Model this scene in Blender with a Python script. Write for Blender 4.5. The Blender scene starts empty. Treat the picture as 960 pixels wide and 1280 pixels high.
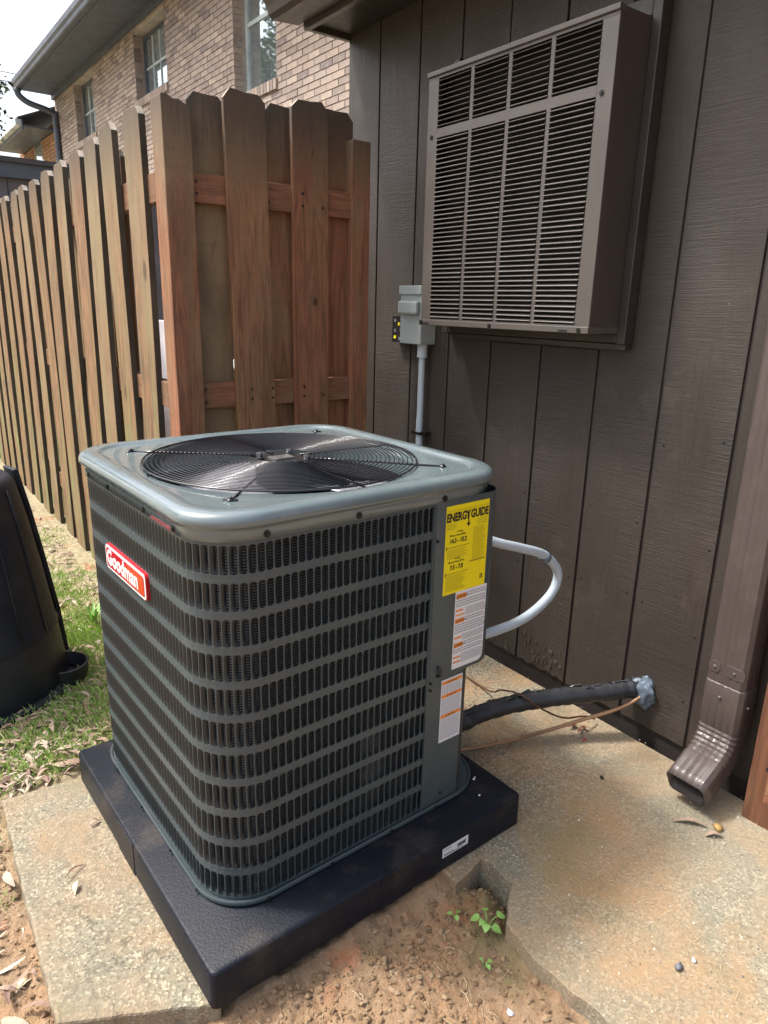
import bpy, bmesh, math, random
import numpy as np
from mathutils import Vector, Matrix, noise
random.seed(11)
S = bpy.context.scene
COL = S.collection
PI = math.pi
rad = math.radians

# ------------------------------------------------------------ camera
cam = bpy.data.objects.new('camera', bpy.data.cameras.new('camera'))
COL.objects.link(cam)
_R = Vector((0.8067632, -0.5904217, 0.0231408))
_D = Vector((-0.1484920, -0.2404979, -0.9592241))
_F = Vector((0.5719121, 0.7704304, -0.2816977))
cam.matrix_world = Matrix(((_R.x, -_D.x, -_F.x, -0.362), (_R.y, -_D.y, -_F.y, -0.989), (_R.z, -_D.z, -_F.z, 1.294), (0, 0, 0, 1)))
cam.data.sensor_fit = 'HORIZONTAL'
cam.data.sensor_width = 36
cam.data.lens = 36 * 880.9 / 960
cam.data.clip_start = .05
cam.data.clip_end = 500
S.camera = cam
S.render.resolution_x = 768
S.render.resolution_y = 1024

# ------------------------------------------------------------ sky and sun
SUN_AZ_DIR = Vector((-0.52, 0.50))      # horizontal direction from the scene towards the sun
SUN_EL = rad(58)
w = bpy.data.worlds.new('World')
S.world = w
w.use_nodes = True
nt = w.node_tree
bg = nt.nodes['Background']
sky = nt.nodes.new('ShaderNodeTexSky')
sky.sky_type = 'NISHITA'
sky.sun_disc = False
sky.sun_elevation = SUN_EL
sky.sun_rotation = math.atan2(SUN_AZ_DIR.x, SUN_AZ_DIR.y)
sky.air_density = 1.0
sky.dust_density = 6.0
sky.ozone_density = 1.0
hs = nt.nodes.new('ShaderNodeHueSaturation')
hs.inputs['Saturation'].default_value = .75
nt.links.new(sky.outputs[0], hs.inputs['Color'])
nt.links.new(hs.outputs[0], bg.inputs['Color'])
bg.inputs['Strength'].default_value = 0.15
sl = bpy.data.lights.new('sun', 'SUN')
sl.energy = 1.6
sl.angle = rad(7)
sl.color = (1, .985, .965)
so = bpy.data.objects.new('sun', sl)
COL.objects.link(so)
sd = Vector((SUN_AZ_DIR.x, SUN_AZ_DIR.y, 0)).normalized() * math.cos(SUN_EL) + Vector((0, 0, math.sin(SUN_EL)))
so.rotation_euler = sd.to_track_quat('Z', 'Y').to_euler()
S.view_settings.view_transform = 'Standard'
S.view_settings.look = 'None'
S.view_settings.exposure = 1.38
S.view_settings.gamma = 1
S.render.engine = 'CYCLES'

# ------------------------------------------------------------ node helpers
class NT:
    def __init__(s, name):
        s.m = bpy.data.materials.new(name)
        s.m.use_nodes = True
        s.t = s.m.node_tree
        s.b = s.t.nodes['Principled BSDF']
    def n(s, typ, **kw):
        o = s.t.nodes.new(typ)
        for k, v in kw.items():
            if k.startswith('i_'):
                o.inputs[int(k[2:]) if k[2:].isdigit() else k[2:]].default_value = v
            else:
                setattr(o, k, v)
        return o
    def l(s, a, b): s.t.links.new(a, b)
    def coord(s, scale=(1, 1, 1), kind='Object', rot=(0, 0, 0), rnd=False):
        tc = s.n('ShaderNodeTexCoord')
        mp = s.n('ShaderNodeMapping')
        mp.inputs['Scale'].default_value = scale
        mp.inputs['Rotation'].default_value = rot
        if rnd:
            oi = s.n('ShaderNodeObjectInfo')
            m = s.n('ShaderNodeMath', operation='MULTIPLY'); m.inputs[1].default_value = 37.
            s.l(oi.outputs['Random'], m.inputs[0])
            va = s.n('ShaderNodeVectorMath', operation='ADD')
            s.l(tc.outputs[kind], va.inputs[0]); s.l(m.outputs[0], va.inputs[1])
            s.l(va.outputs[0], mp.inputs[0])
        else:
            s.l(tc.outputs[kind], mp.inputs[0])
        return mp.outputs[0]
    def noise(s, vec, scale, detail=4, rough=.55, dist=0):
        o = s.n('ShaderNodeTexNoise')
        o.inputs['Scale'].default_value = scale; o.inputs['Detail'].default_value = detail
        o.inputs['Roughness'].default_value = rough; o.inputs['Distortion'].default_value = dist
        s.l(vec, o.inputs['Vector']); return o.outputs[0]
    def vor(s, vec, scale, out='Distance', feature='F1'):
        o = s.n('ShaderNodeTexVoronoi', feature=feature); o.inputs['Scale'].default_value = scale
        s.l(vec, o.inputs['Vector']); return o.outputs[out]
    def ramp(s, fac, stops):
        o = s.n('ShaderNodeValToRGB'); e = o.color_ramp.elements
        while len(e) < len(stops): e.new(.5)
        for k, (p, c) in enumerate(stops):
            e[k].position = p; e[k].color = (c, c, c, 1) if isinstance(c, (int, float)) else (*c, 1)
        s.l(fac, o.inputs[0]); return o.outputs[0]
    def mix(s, fac, a, b, mode='MIX'):
        o = s.n('ShaderNodeMix', data_type='RGBA', blend_type=mode)
        for v, i in ((fac, 0), (a, 6), (b, 7)):
            if isinstance(v, (int, float)): o.inputs[i].default_value = v
            elif isinstance(v, tuple): o.inputs[i].default_value = (*v, 1)
            else: s.l(v, o.inputs[i])
        return o.outputs[2]
    def bump(s, h, st=.3, d=.01, prev=None):
        o = s.n('ShaderNodeBump'); o.inputs['Strength'].default_value = st; o.inputs['Distance'].default_value = d
        s.l(h, o.inputs['Height'])
        if prev: s.l(prev, o.inputs['Normal'])
        return o.outputs[0]
    def out(s, col=None, rough=None, normal=None, metal=None, coat=None):
        for v, k in ((col, 'Base Color'), (rough, 'Roughness'), (metal, 'Metallic'), (coat, 'Coat Weight')):
            if v is None: continue
            if isinstance(v, tuple): s.b.inputs[k].default_value = (*v, 1)
            elif isinstance(v, (int, float)): s.b.inputs[k].default_value = v
            else: s.l(v, s.b.inputs[k])
        if normal: s.l(normal, s.b.inputs['Normal'])
        return s.m

def plain(name, col, rough=.5, metal=0., var=.25, scale=30, bump=.08, coat=0.):
    t = NT(name)
    v = t.coord(rnd=True)
    n = t.noise(v, scale)
    n2 = t.noise(v, 4, 3)
    f = t.ramp(n2, [(.3, 0.), (.7, 1.)])
    c = t.mix(f, tuple(x * (1 - var) for x in col), tuple(min(1, x * (1 + var)) for x in col))
    return t.out(c, t.ramp(n, [(.3, max(0, rough - .08)), (.7, min(1, rough + .08))]), t.bump(n, bump, .002), metal, coat)

# -- painted rough-sawn siding
def m_siding():
    t = NT('brown_painted_siding')
    v = t.coord((3, 3.2, 85), rot=(rad(3), 0, 0), rnd=True)
    saw0 = t.noise(v, 2.2, 5, .7, .5)
    vv = t.coord((3, 45, 2.5), rnd=True)
    vg = t.noise(vv, 2.0, 4, .6, .6)
    saw = t.mix(t.ramp(t.noise(t.coord((1, 4, 1.5), rnd=True), 1.5, 3), [(.42, .15), (.6, .75)]), saw0, vg)
    v2 = t.coord((1, 1, 1))
    fine = t.noise(v2, 120, 4)
    big = t.noise(v2, 2.5, 3)
    c = t.mix(t.ramp(big, [(.3, 0.), (.7, 1.)]), (.031, .0242, .0195), (.045, .0352, .0285))
    c = t.mix(t.ramp(saw, [(.45, 0.), (.72, .4)]), c, (.052, .043, .037))
    sp = t.vor(v2, 34); msk = t.ramp(sp, [(.0, 1.), (.045, 1.), (.06, 0.)])
    msk2 = t.ramp(t.noise(v2, 5, 2), [(.56, 0.), (.62, 1.)])
    mm = t.n('ShaderNodeMath', operation='MULTIPLY'); t.l(msk, mm.inputs[0]); t.l(msk2, mm.inputs[1])
    c = t.mix(mm.outputs[0], c, (.22, .20, .17))
    nb = t.bump(saw, .5, .005); nb = t.bump(fine, .25, .002, nb)
    return t.out(c, t.ramp(saw, [(.3, .42), (.7, .62)]), nb)
# -- cedar / pine fence board
def m_wood(name, c1, c2, c3, weather=.5, green=.5, axis='z'):
    t = NT(name)
    sc = {'z': (14, 14, 1.1), 'x': (1.1, 14, 14), 'y': (14, 1.1, 14)}[axis]
    v = t.coord(sc, rnd=True)
    g = t.noise(v, 3.0, 6, .6, 1.6)
    v2 = t.coord((1, 1, .45) if axis == 'z' else (1, 1, 1), rnd=True)
    big = t.noise(v2, 4.5, 4, .6, .4)
    v1 = t.coord((1, 1, 1))
    c = t.mix(t.ramp(g, [(.38, 0.), (.62, 1.)]), c1, c2)
    oi = t.n('ShaderNodeObjectInfo')
    ad = t.n('ShaderNodeMath', operation='MULTIPLY_ADD'); t.l(oi.outputs['Random'], ad.inputs[0]); ad.inputs[1].default_value = .34; ad.inputs[2].default_value = -.17
    a2 = t.n('ShaderNodeMath', operation='ADD'); t.l(big, a2.inputs[0]); t.l(ad.outputs[0], a2.inputs[1])
    sz = t.n('ShaderNodeSeparateXYZ'); tz = t.n('ShaderNodeTexCoord'); t.l(tz.outputs['Object'], sz.inputs[0])
    az = t.n('ShaderNodeMapRange'); t.l(sz.outputs['Z'], az.inputs[0]); az.inputs[1].default_value = 1.1; az.inputs[2].default_value = 1.9; az.inputs[3].default_value = 0; az.inputs[4].default_value = .16
    a3 = t.n('ShaderNodeMath', operation='ADD'); t.l(a2.outputs[0], a3.inputs[0]); t.l(az.outputs[0], a3.inputs[1]); a2 = a3
    c = t.mix(t.ramp(a2.outputs[0], [(.60 - .2 * weather, 0.), (.86 - .2 * weather, .85)]), c, c3)
    # algae: greenish, thicker where the boards stay damp (near the ground and at the tops)
    sx = t.n('ShaderNodeSeparateXYZ'); tc = t.n('ShaderNodeTexCoord'); t.l(tc.outputs['Object'], sx.inputs[0])
    low = t.ramp(sx.outputs['Z'], [(.0, 1.), (.75, .45), (1., .2)])
    gn = t.ramp(t.noise(v, 1.6, 3), [(.45, 0.), (.65, 1.)])
    gm = t.n('ShaderNodeMath', operation='MULTIPLY'); t.l(low, gm.inputs[0]); t.l(gn, gm.inputs[1])
    gm2 = t.n('ShaderNodeMath', operation='MULTIPLY'); t.l(gm.outputs[0], gm2.inputs[0]); gm2.inputs[1].default_value = green
    c = t.mix(gm2.outputs[0], c, (.17, .19, .07))
    # grey weathered dog-ear tops
    if axis == 'z':
        tp = t.n('ShaderNodeMath', operation='MULTIPLY_ADD'); t.l(g, tp.inputs[0]); tp.inputs[1].default_value = .35; t.l(sx.outputs['Z'], tp.inputs[2])
        tm = t.ramp(tp.outputs[0], [(.0, 0.), (1., 0.)])
        mr = t.n('ShaderNodeMapRange'); t.l(tp.outputs[0], mr.inputs[0]); mr.inputs[1].default_value = 1.84; mr.inputs[2].default_value = 2.10; mr.inputs[4].default_value = .9
        c = t.mix(mr.outputs[0], c, (.055, .045, .034))
    # knots
    kv = t.coord((5.5, 5.5, 2.6), rnd=True)
    kd = t.vor(kv, 1.0)
    c = t.mix(t.ramp(kd, [(.0, .9), (.07, .75), (.12, 0.)]), c, (.055, .028, .014))
    streak = t.ramp(t.noise(v, 7.5, 3), [(.64, 0.), (.74, .55)])
    c = t.mix(streak, c, (.075, .038, .022))
    blot = t.ramp(t.noise(t.coord((2.2, 2.2, .8), rnd=True), 3.1, 5, .65, .6), [(.54, 0.), (.68, .5)])
    c = t.mix(blot, c, (.095, .062, .036))
    fine = t.noise(t.coord((90, 90, 6) if axis == 'z' else (6, 90, 90), rnd=True), 1, 3)
    saw = t.noise(t.coord((4, 4, 150), rnd=True), 1.2, 3)
    c = t.mix(t.ramp(saw, [(.36, .10), (.50, 0.)]), c, (.06, .035, .02))
    nb = t.bump(g, .35, .004); nb = t.bump(fine, .3, .002, nb)
    if axis == 'z': nb = t.bump(saw, .18, .002, nb)
    return t.out(c, .72, nb)
def m_concrete(name, base=(.36, .32, .24), dark=(.10, .095, .08), tan=(.42, .26, .14), tanamt=.5, darkamt=.5, moss=.3):
    t = NT(name)
    v = t.coord((1, 1, 1))
    n1 = t.noise(v, 2.2, 5, .6)
    n2 = t.noise(v, 3.1, 5, .62, .5)
    n3 = t.noise(v, 60, 4, .7)
    va = t.vor(v, 190, 'Color'); vd = t.vor(v, 190)
    c = t.mix(t.ramp(n3, [(.3, 0.), (.7, 1.)]), tuple(x * .75 for x in base), tuple(x * 1.22 for x in base))
    sx = t.n('ShaderNodeSeparateXYZ'); t.l(va, sx.inputs[0])
    c = t.mix(t.ramp(sx.outputs[0], [(.74, 0.), (.80, .85)]), c, tuple(min(1, x * 1.9) for x in base))
    c = t.mix(t.ramp(sx.outputs[1], [(.70, 0.), (.78, .7)]), c, dark)
    dk = t.ramp(n1, [(.52 - .12 * darkamt, 0.), (.66, .75)])
    dk2 = t.n('ShaderNodeMath', operation='MULTIPLY'); t.l(dk, dk2.inputs[0]); t.l(t.ramp(t.noise(v, 150, 3, .7), [(.4, .15), (.56, 1.)]), dk2.inputs[1])
    c = t.mix(dk2.outputs[0], c, dark)
    v9 = t.coord((1, 1, 1)); n9 = t.noise(v9, 1.7, 5, .6, .3)
    tn = t.ramp(n2, [(.60 - .2 * tanamt, 0.), (.66 - .04 * tanamt, .9)])
    tn2 = t.n('ShaderNodeMath', operation='MULTIPLY'); t.l(tn, tn2.inputs[0]); t.l(t.ramp(n3, [(.3, .5), (.6, 1.)]), tn2.inputs[1])
    c = t.mix(tn2.outputs[0], c, tan)
    wv_ = t.n('ShaderNodeVectorMath', operation='ADD'); nn_ = t.n('ShaderNodeTexNoise'); nn_.inputs['Scale'].default_value = 4; nn_.inputs['Detail'].default_value = 6; t.l(v, nn_.inputs['Vector'])
    sc_ = t.n('ShaderNodeVectorMath', operation='SCALE'); sc_.inputs['Scale'].default_value = .5; t.l(nn_.outputs['Color'], sc_.inputs[0]); t.l(v, wv_.inputs[0]); t.l(sc_.outputs[0], wv_.inputs[1])
    ck = t.vor(wv_.outputs[0], 1.1, 'Distance', 'DISTANCE_TO_EDGE')
    c = t.mix(t.ramp(ck, [(.0, .7), (.0025, .35), (.005, 0.)]), c, (.06, .05, .035))
    pit = t.vor(v, 38); c = t.mix(t.ramp(pit, [(.0, .8), (.10, .5), (.16, 0.)]), c, tuple(x * .45 for x in base))
    c = t.mix(t.ramp(t.noise(v, 1.1, 3), [(.35, .0), (.65, .45)]), c, tuple(x * 1.35 for x in base))
    ms = t.ramp(n9, [(.60 - .1 * moss, 0.), (.72, moss)])
    c = t.mix(ms, c, (.10, .11, .035))
    nb = t.bump(n3, .5, .004); nb = t.bump(vd, .35, .003, nb)
    return t.out(c, .88, nb)
def m_soil():
    t = NT('red_clay_soil')
    v = t.coord((1, 1, 1))
    n = t.noise(v, 3, 5, .6); f = t.noise(v, 45, 5, .7)
    c = t.mix(t.ramp(n, [(.38, 0.), (.62, 1.)]), (.20, .135, .078), (.30, .165, .080))
    c = t.mix(t.ramp(f, [(.3, 0.), (.7, .6)]), c, (.32, .235, .145))
    sx = t.n('ShaderNodeSeparateXYZ'); tc = t.n('ShaderNodeTexCoord'); t.l(tc.outputs['Object'], sx.inputs[0])
    mr = t.n('ShaderNodeMapRange'); t.l(sx.outputs['Y'], mr.inputs[0]); mr.inputs[1].default_value = .5; mr.inputs[2].default_value = 1.1
    c = t.mix(mr.outputs[0], c, t.mix(t.ramp(f, [(.35, 0.), (.65, 1.)]), (.22, .18, .10), (.36, .31, .19)))
    c = t.mix(t.ramp(t.noise(v, 2.3, 5, .65), [(.56, 0.), (.66, .45)]), c, (.13, .15, .045))
    c = t.mix(t.ramp(t.noise(v, 5.5, 3), [(.60, 0.), (.68, .6)]), c, (.34, .105, .045))
    return t.out(c, .93, t.bump(f, 1., .012))
def m_island(name, stops, rough=.7, trans=0.):
    t = NT(name)
    g = t.n('ShaderNodeNewGeometry')
    c = t.ramp(g.outputs['Random Per Island'], stops)
    n = t.noise(t.coord(), 40, 3)
    c = t.mix(t.ramp(n, [(.35, 0.), (.7, .35)]), c, (.5, .5, .5), 'MULTIPLY')
    t.b.inputs['Subsurface Weight'].default_value = 0
    if trans:
        t.b.inputs['Transmission Weight'].default_value = 0
    return t.out(c, rough)
def m_brick():
    t = NT('brick_clay')
    oi = t.n('ShaderNodeObjectInfo'); g = t.n('ShaderNodeNewGeometry')
    ad = t.n('ShaderNodeMath', operation='ADD'); t.l(oi.outputs['Random'], ad.inputs[0]); t.l(g.outputs['Random Per Island'], ad.inputs[1])
    fr = t.n('ShaderNodeMath', operation='FRACT'); t.l(ad.outputs[0], fr.inputs[0])
    c = t.ramp(fr.outputs[0], [(.0, (.33, .255, .21)), (.2, (.42, .325, .25)), (.4, (.19, .155, .14)), (.6, (.46, .365, .28)), (.8, (.36, .29, .245)), (1., (.52, .42, .32))])
    v = t.coord(kind='Generated'); v2 = t.coord()
    n = t.noise(v2, 22, 5, .65)
    c = t.mix(t.ramp(n, [(.35, 0.), (.65, .6)]), c, (.27, .22, .20))
    c = t.mix(t.ramp(t.noise(v2, 9, 3), [(.58, 0.), (.7, .4)]), c, (.60, .53, .46))
    return t.out(c, .85, t.bump(n, .5, .006))
def m_glass():
    t = NT('window_glass')
    return t.out((.50, .58, .60), .02, None, .8, .0)

M = {}
M['siding'] = m_siding()
M['fence'] = m_wood('fence_wood', (.115, .058, .026), (.285, .152, .072), (.235, .172, .095), .50, 1.5)
M['fence_front'] = m_wood('reddish_fence_wood', (.165, .062, .029), (.31, .125, .062), (.24, .165, .09), .10, .8)
M['fence_olive'] = m_wood('olive_weathered_fence_wood', (.165, .072, .034), (.30, .145, .072), (.245, .170, .092), .85, .5)
M['knot'] = plain('wood_knot', (.095, .042, .02), .6, 0, .4, 80, .3)
M['gate'] = m_wood('dark_gate_wood', (.095, .036, .017), (.16, .065, .03), (.12, .07, .035), .3, 0.)
M['rail'] = m_wood('rail_wood', (.17, .063, .03), (.28, .115, .058), (.18, .11, .06), .3, .3, 'x')
M['raily'] = m_wood('side_rail_wood', (.14, .062, .03), (.22, .11, .055), (.17, .11, .06), .3, .3, 'y')
M['edge'] = plain('dark_board_edge', (.060, .050, .034), .85, 0, .5, 60, .3)  # narrow board edges, darker than the broad faces
M['endgrain'] = plain('pale_end_grain', (.34, .29, .23), .8, 0, .5, 90, .3)
M['patio'] = m_concrete('patio_concrete', (.245, .220, .155), (.042, .038, .029), (.34, .180, .070), .95, 1.15, .35)
M['slab'] = m_concrete('slab_concrete', (.200, .182, .128), (.075, .070, .050), (.25, .158, .085), 1.0, .8, .7)
M['soil'] = m_soil()
M['clod'] = m_island('clay_clod', [(0, (.15, .095, .052)), (.5, (.24, .155, .083)), (1, (.32, .225, .135))], .95)
M['unit'] = plain('grey_green_enamel', (.050, .068, .074), .42, .0, .05, 60, .01, .0)
M['unit_cap'] = plain('cap_enamel', (.115, .148, .155), .20, .0, .08, 12, .01, .5)
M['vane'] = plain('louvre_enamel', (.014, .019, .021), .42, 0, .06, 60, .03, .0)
M['pad'] = plain('black_plastic_pad', (.007, .009, .015), .42, 0, .1, 260, .4, .0)
M['black'] = plain('black_wire', (.012, .012, .015), .16, 0, .1, 100, .03, .3)
M['dark'] = plain('dark_interior', (.008, .008, .009), .6)
M['blade'] = plain('fan_blade_metal', (.34, .34, .38), .30, .2, .1)
M['steel'] = plain('zinc_steel', (.5, .5, .5), .3, .9, .15)
M['screw'] = plain('dark_screw', (.035, .035, .035), .35, .6)
M['wac'] = plain('taupe_enamel', (.074, .064, .057), .40, 0, .08, 60, .06, .1)
M['casing'] = plain('dark_brown_casing', (.060, .047, .042), .42, 0, .12, 12, .05)
M['trim'] = plain('brown_trim_paint', (.036, .029, .026), .45, 0, .15, 40, .1)
M['gutter'] = plain('brown_gutter_paint', (.050, .042, .040), .38, 0, .12, 40, .05)
M['downspout'] = plain('brown_aluminium', (.070, .053, .048), .46, .0, .06, 9, .06, .15)
M['pvc'] = plain('grey_pvc', (.40, .46, .50), .42, 0, .06)
M['box'] = plain('light_grey_box', (.30, .34, .335), .45, 0, .06)
M['foam'] = plain('black_foam_insulation', (.022, .023, .026), .42, 0, .2, 50, .6)
M['copper'] = plain('tarnished_copper', (.34, .19, .10), .5, .3, .45, 30, .1)
M['wire'] = plain('brown_wire', (.13, .055, .03), .5)
M['putty'] = plain('blue_grey_putty', (.13, .17, .215), .45, 0, .8, 30, .7)
M['red'] = plain('red_cap', (.5, .02, .025), .4)
M['yellow'] = plain('yellow_print', (.78, .64, .005), .45, 0, .02, 60, .01)
M['white'] = plain('white_print', (.66, .66, .68), .5, 0, .03, 60, .01)
M['ink'] = plain('black_ink', (.02, .018, .01), .6)
M['inkthin'] = plain('olive_ink', (.26, .20, .01), .6)
M['inkgrey'] = plain('grey_ink', (.27, .27, .29), .6)
M['orange'] = plain('orange_print', (.62, .20, .03), .5)
M['badge_red'] = plain('badge_red', (.45, .012, .02), .25, 0, .05, 60, .0, .4)
M['badge_orange'] = plain('badge_orange', (.60, .07, .015), .25, 0, .05, 60, .0, .4)
M['badge_white'] = plain('badge_white', (.80, .78, .76), .25, 0, .02, 60, .0, .4)
M['brick'] = m_brick()
M['mortar'] = plain('mortar', (.40, .36, .31), .9, 0, .2, 60, .4)
M['shed'] = plain('grey_shed_siding', (.11, .105, .12), .6)
M['soffit'] = plain('grey_blue_trim', (.075, .09, .115), .5)
M['winframe'] = plain('pale_window_frame', (.50, .56, .56), .45)
M['darkframe'] = plain('dark_window_panel', (.07, .085, .11), .4)
M['glass'] = m_glass()
M['roof'] = plain('shingles', (.09, .085, .08), .9, 0, .3, 60, .5)
M['bin'] = plain('black_bin_plastic', (.013, .015, .021), .5, 0, .25, 60, .15)
M['leaf'] = m_island('dead_leaf', [(0, (.16, .095, .065)), (.3, (.26, .17, .12)), (.6, (.36, .26, .19)), (.85, (.45, .37, .29)), (1, (.20, .145, .11))], .75)
M['grass'] = m_island('grass_blade', [(0, (.30, .48, .10)), (.5, (.44, .62, .17)), (1, (.60, .64, .30))], .6)
M['green'] = m_island('green_leaf', [(0, (.14, .30, .06)), (.5, (.22, .42, .10)), (1, (.28, .48, .13))], .5)
M['treeleaf'] = m_island('tree_leaf', [(0, (.045, .08, .03)), (.5, (.075, .12, .04)), (1, (.12, .17, .06))], .6)
M['bark'] = plain('bark', (.10, .075, .055), .9, 0, .3, 30, .6)
M['pebble'] = m_island('pebble', [(0, (.12, .11, .10)), (.5, (.30, .26, .20)), (.85, (.45, .40, .31)), (1, (.60, .56, .48))], .85)
M['lavender'] = plain('lavender_sheet', (.80, .78, .88), .5)
M['palebox'] = plain('pale_green_plastic', (.42, .50, .44), .5)
M['straw'] = m_island('straw_needle', [(0, (.36, .27, .16)), (.6, (.55, .46, .30)), (1, (.30, .2, .12))], .8)
M['fin'] = None
def dusty(m, col, lo, hi, amt, sc=9):
    t_ = m.node_tree; b = t_.nodes['Principled BSDF']; src = b.inputs['Base Color'].links[0].from_socket
    tc = t_.nodes.new('ShaderNodeTexCoord'); n = t_.nodes.new('ShaderNodeTexNoise'); n.inputs['Scale'].default_value = sc; n.inputs['Detail'].default_value = 8; n.inputs['Roughness'].default_value = .7
    t_.links.new(tc.outputs['Object'], n.inputs['Vector'])
    rp = t_.nodes.new('ShaderNodeValToRGB'); rp.color_ramp.elements[0].position = lo; rp.color_ramp.elements[0].color = (0, 0, 0, 1); rp.color_ramp.elements[1].position = hi; rp.color_ramp.elements[1].color = (amt, amt, amt, 1)
    t_.links.new(n.outputs[0], rp.inputs[0])
    mx = t_.nodes.new('ShaderNodeMix'); mx.data_type = 'RGBA'; t_.links.new(rp.outputs[0], mx.inputs[0]); t_.links.new(src, mx.inputs[6]); mx.inputs[7].default_value = (*col, 1)
    t_.links.new(mx.outputs[2], b.inputs['Base Color'])
dusty(M['pad'], (.11, .085, .06), .52, .80, .45, 7)
dusty(M['unit'], (.16, .15, .12), .50, .80, .28, 6)
dusty(M['unit_cap'], (.30, .30, .27), .52, .78, .35, 7)
dusty(M['bin'], (.10, .095, .085), .50, .80, .35, 5)
dusty(M['siding'], (.12, .10, .085), .56, .78, .40, 4)
dusty(M['downspout'], (.17, .15, .13), .52, .78, .35, 8)
dusty(M['wac'], (.14, .125, .11), .50, .80, .4, 5)
M['pad'].node_tree.nodes['Principled BSDF'].inputs['Specular IOR Level'].default_value = .22
M['bin'].node_tree.nodes['Principled BSDF'].inputs['Specular IOR Level'].default_value = .3
M['siding'].node_tree.nodes['Principled BSDF'].inputs['Specular IOR Level'].default_value = .4

t = NT('condenser_coil_fins')
wv = t.n('ShaderNodeTexWave', wave_type='BANDS', bands_direction='Z'); wv.inputs['Scale'].default_value = 55
t.l(t.coord(), wv.inputs['Vector'])
fn = t.noise(t.coord((1, 1, .3)), 9, 4)
cc = t.mix(t.ramp(wv.outputs[0], [(.35, 0.), (.6, 1.)]), (.012, .013, .014), (.13, .135, .135))
cc = t.mix(t.ramp(fn, [(.62, 0.), (.70, .7)]), cc, t.mix(wv.outputs[0], (.05, .05, .05), (.38, .38, .36)))
M['fin'] = t.out(cc, .45, t.bump(wv.outputs[0], .5, .003), .35)

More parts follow.
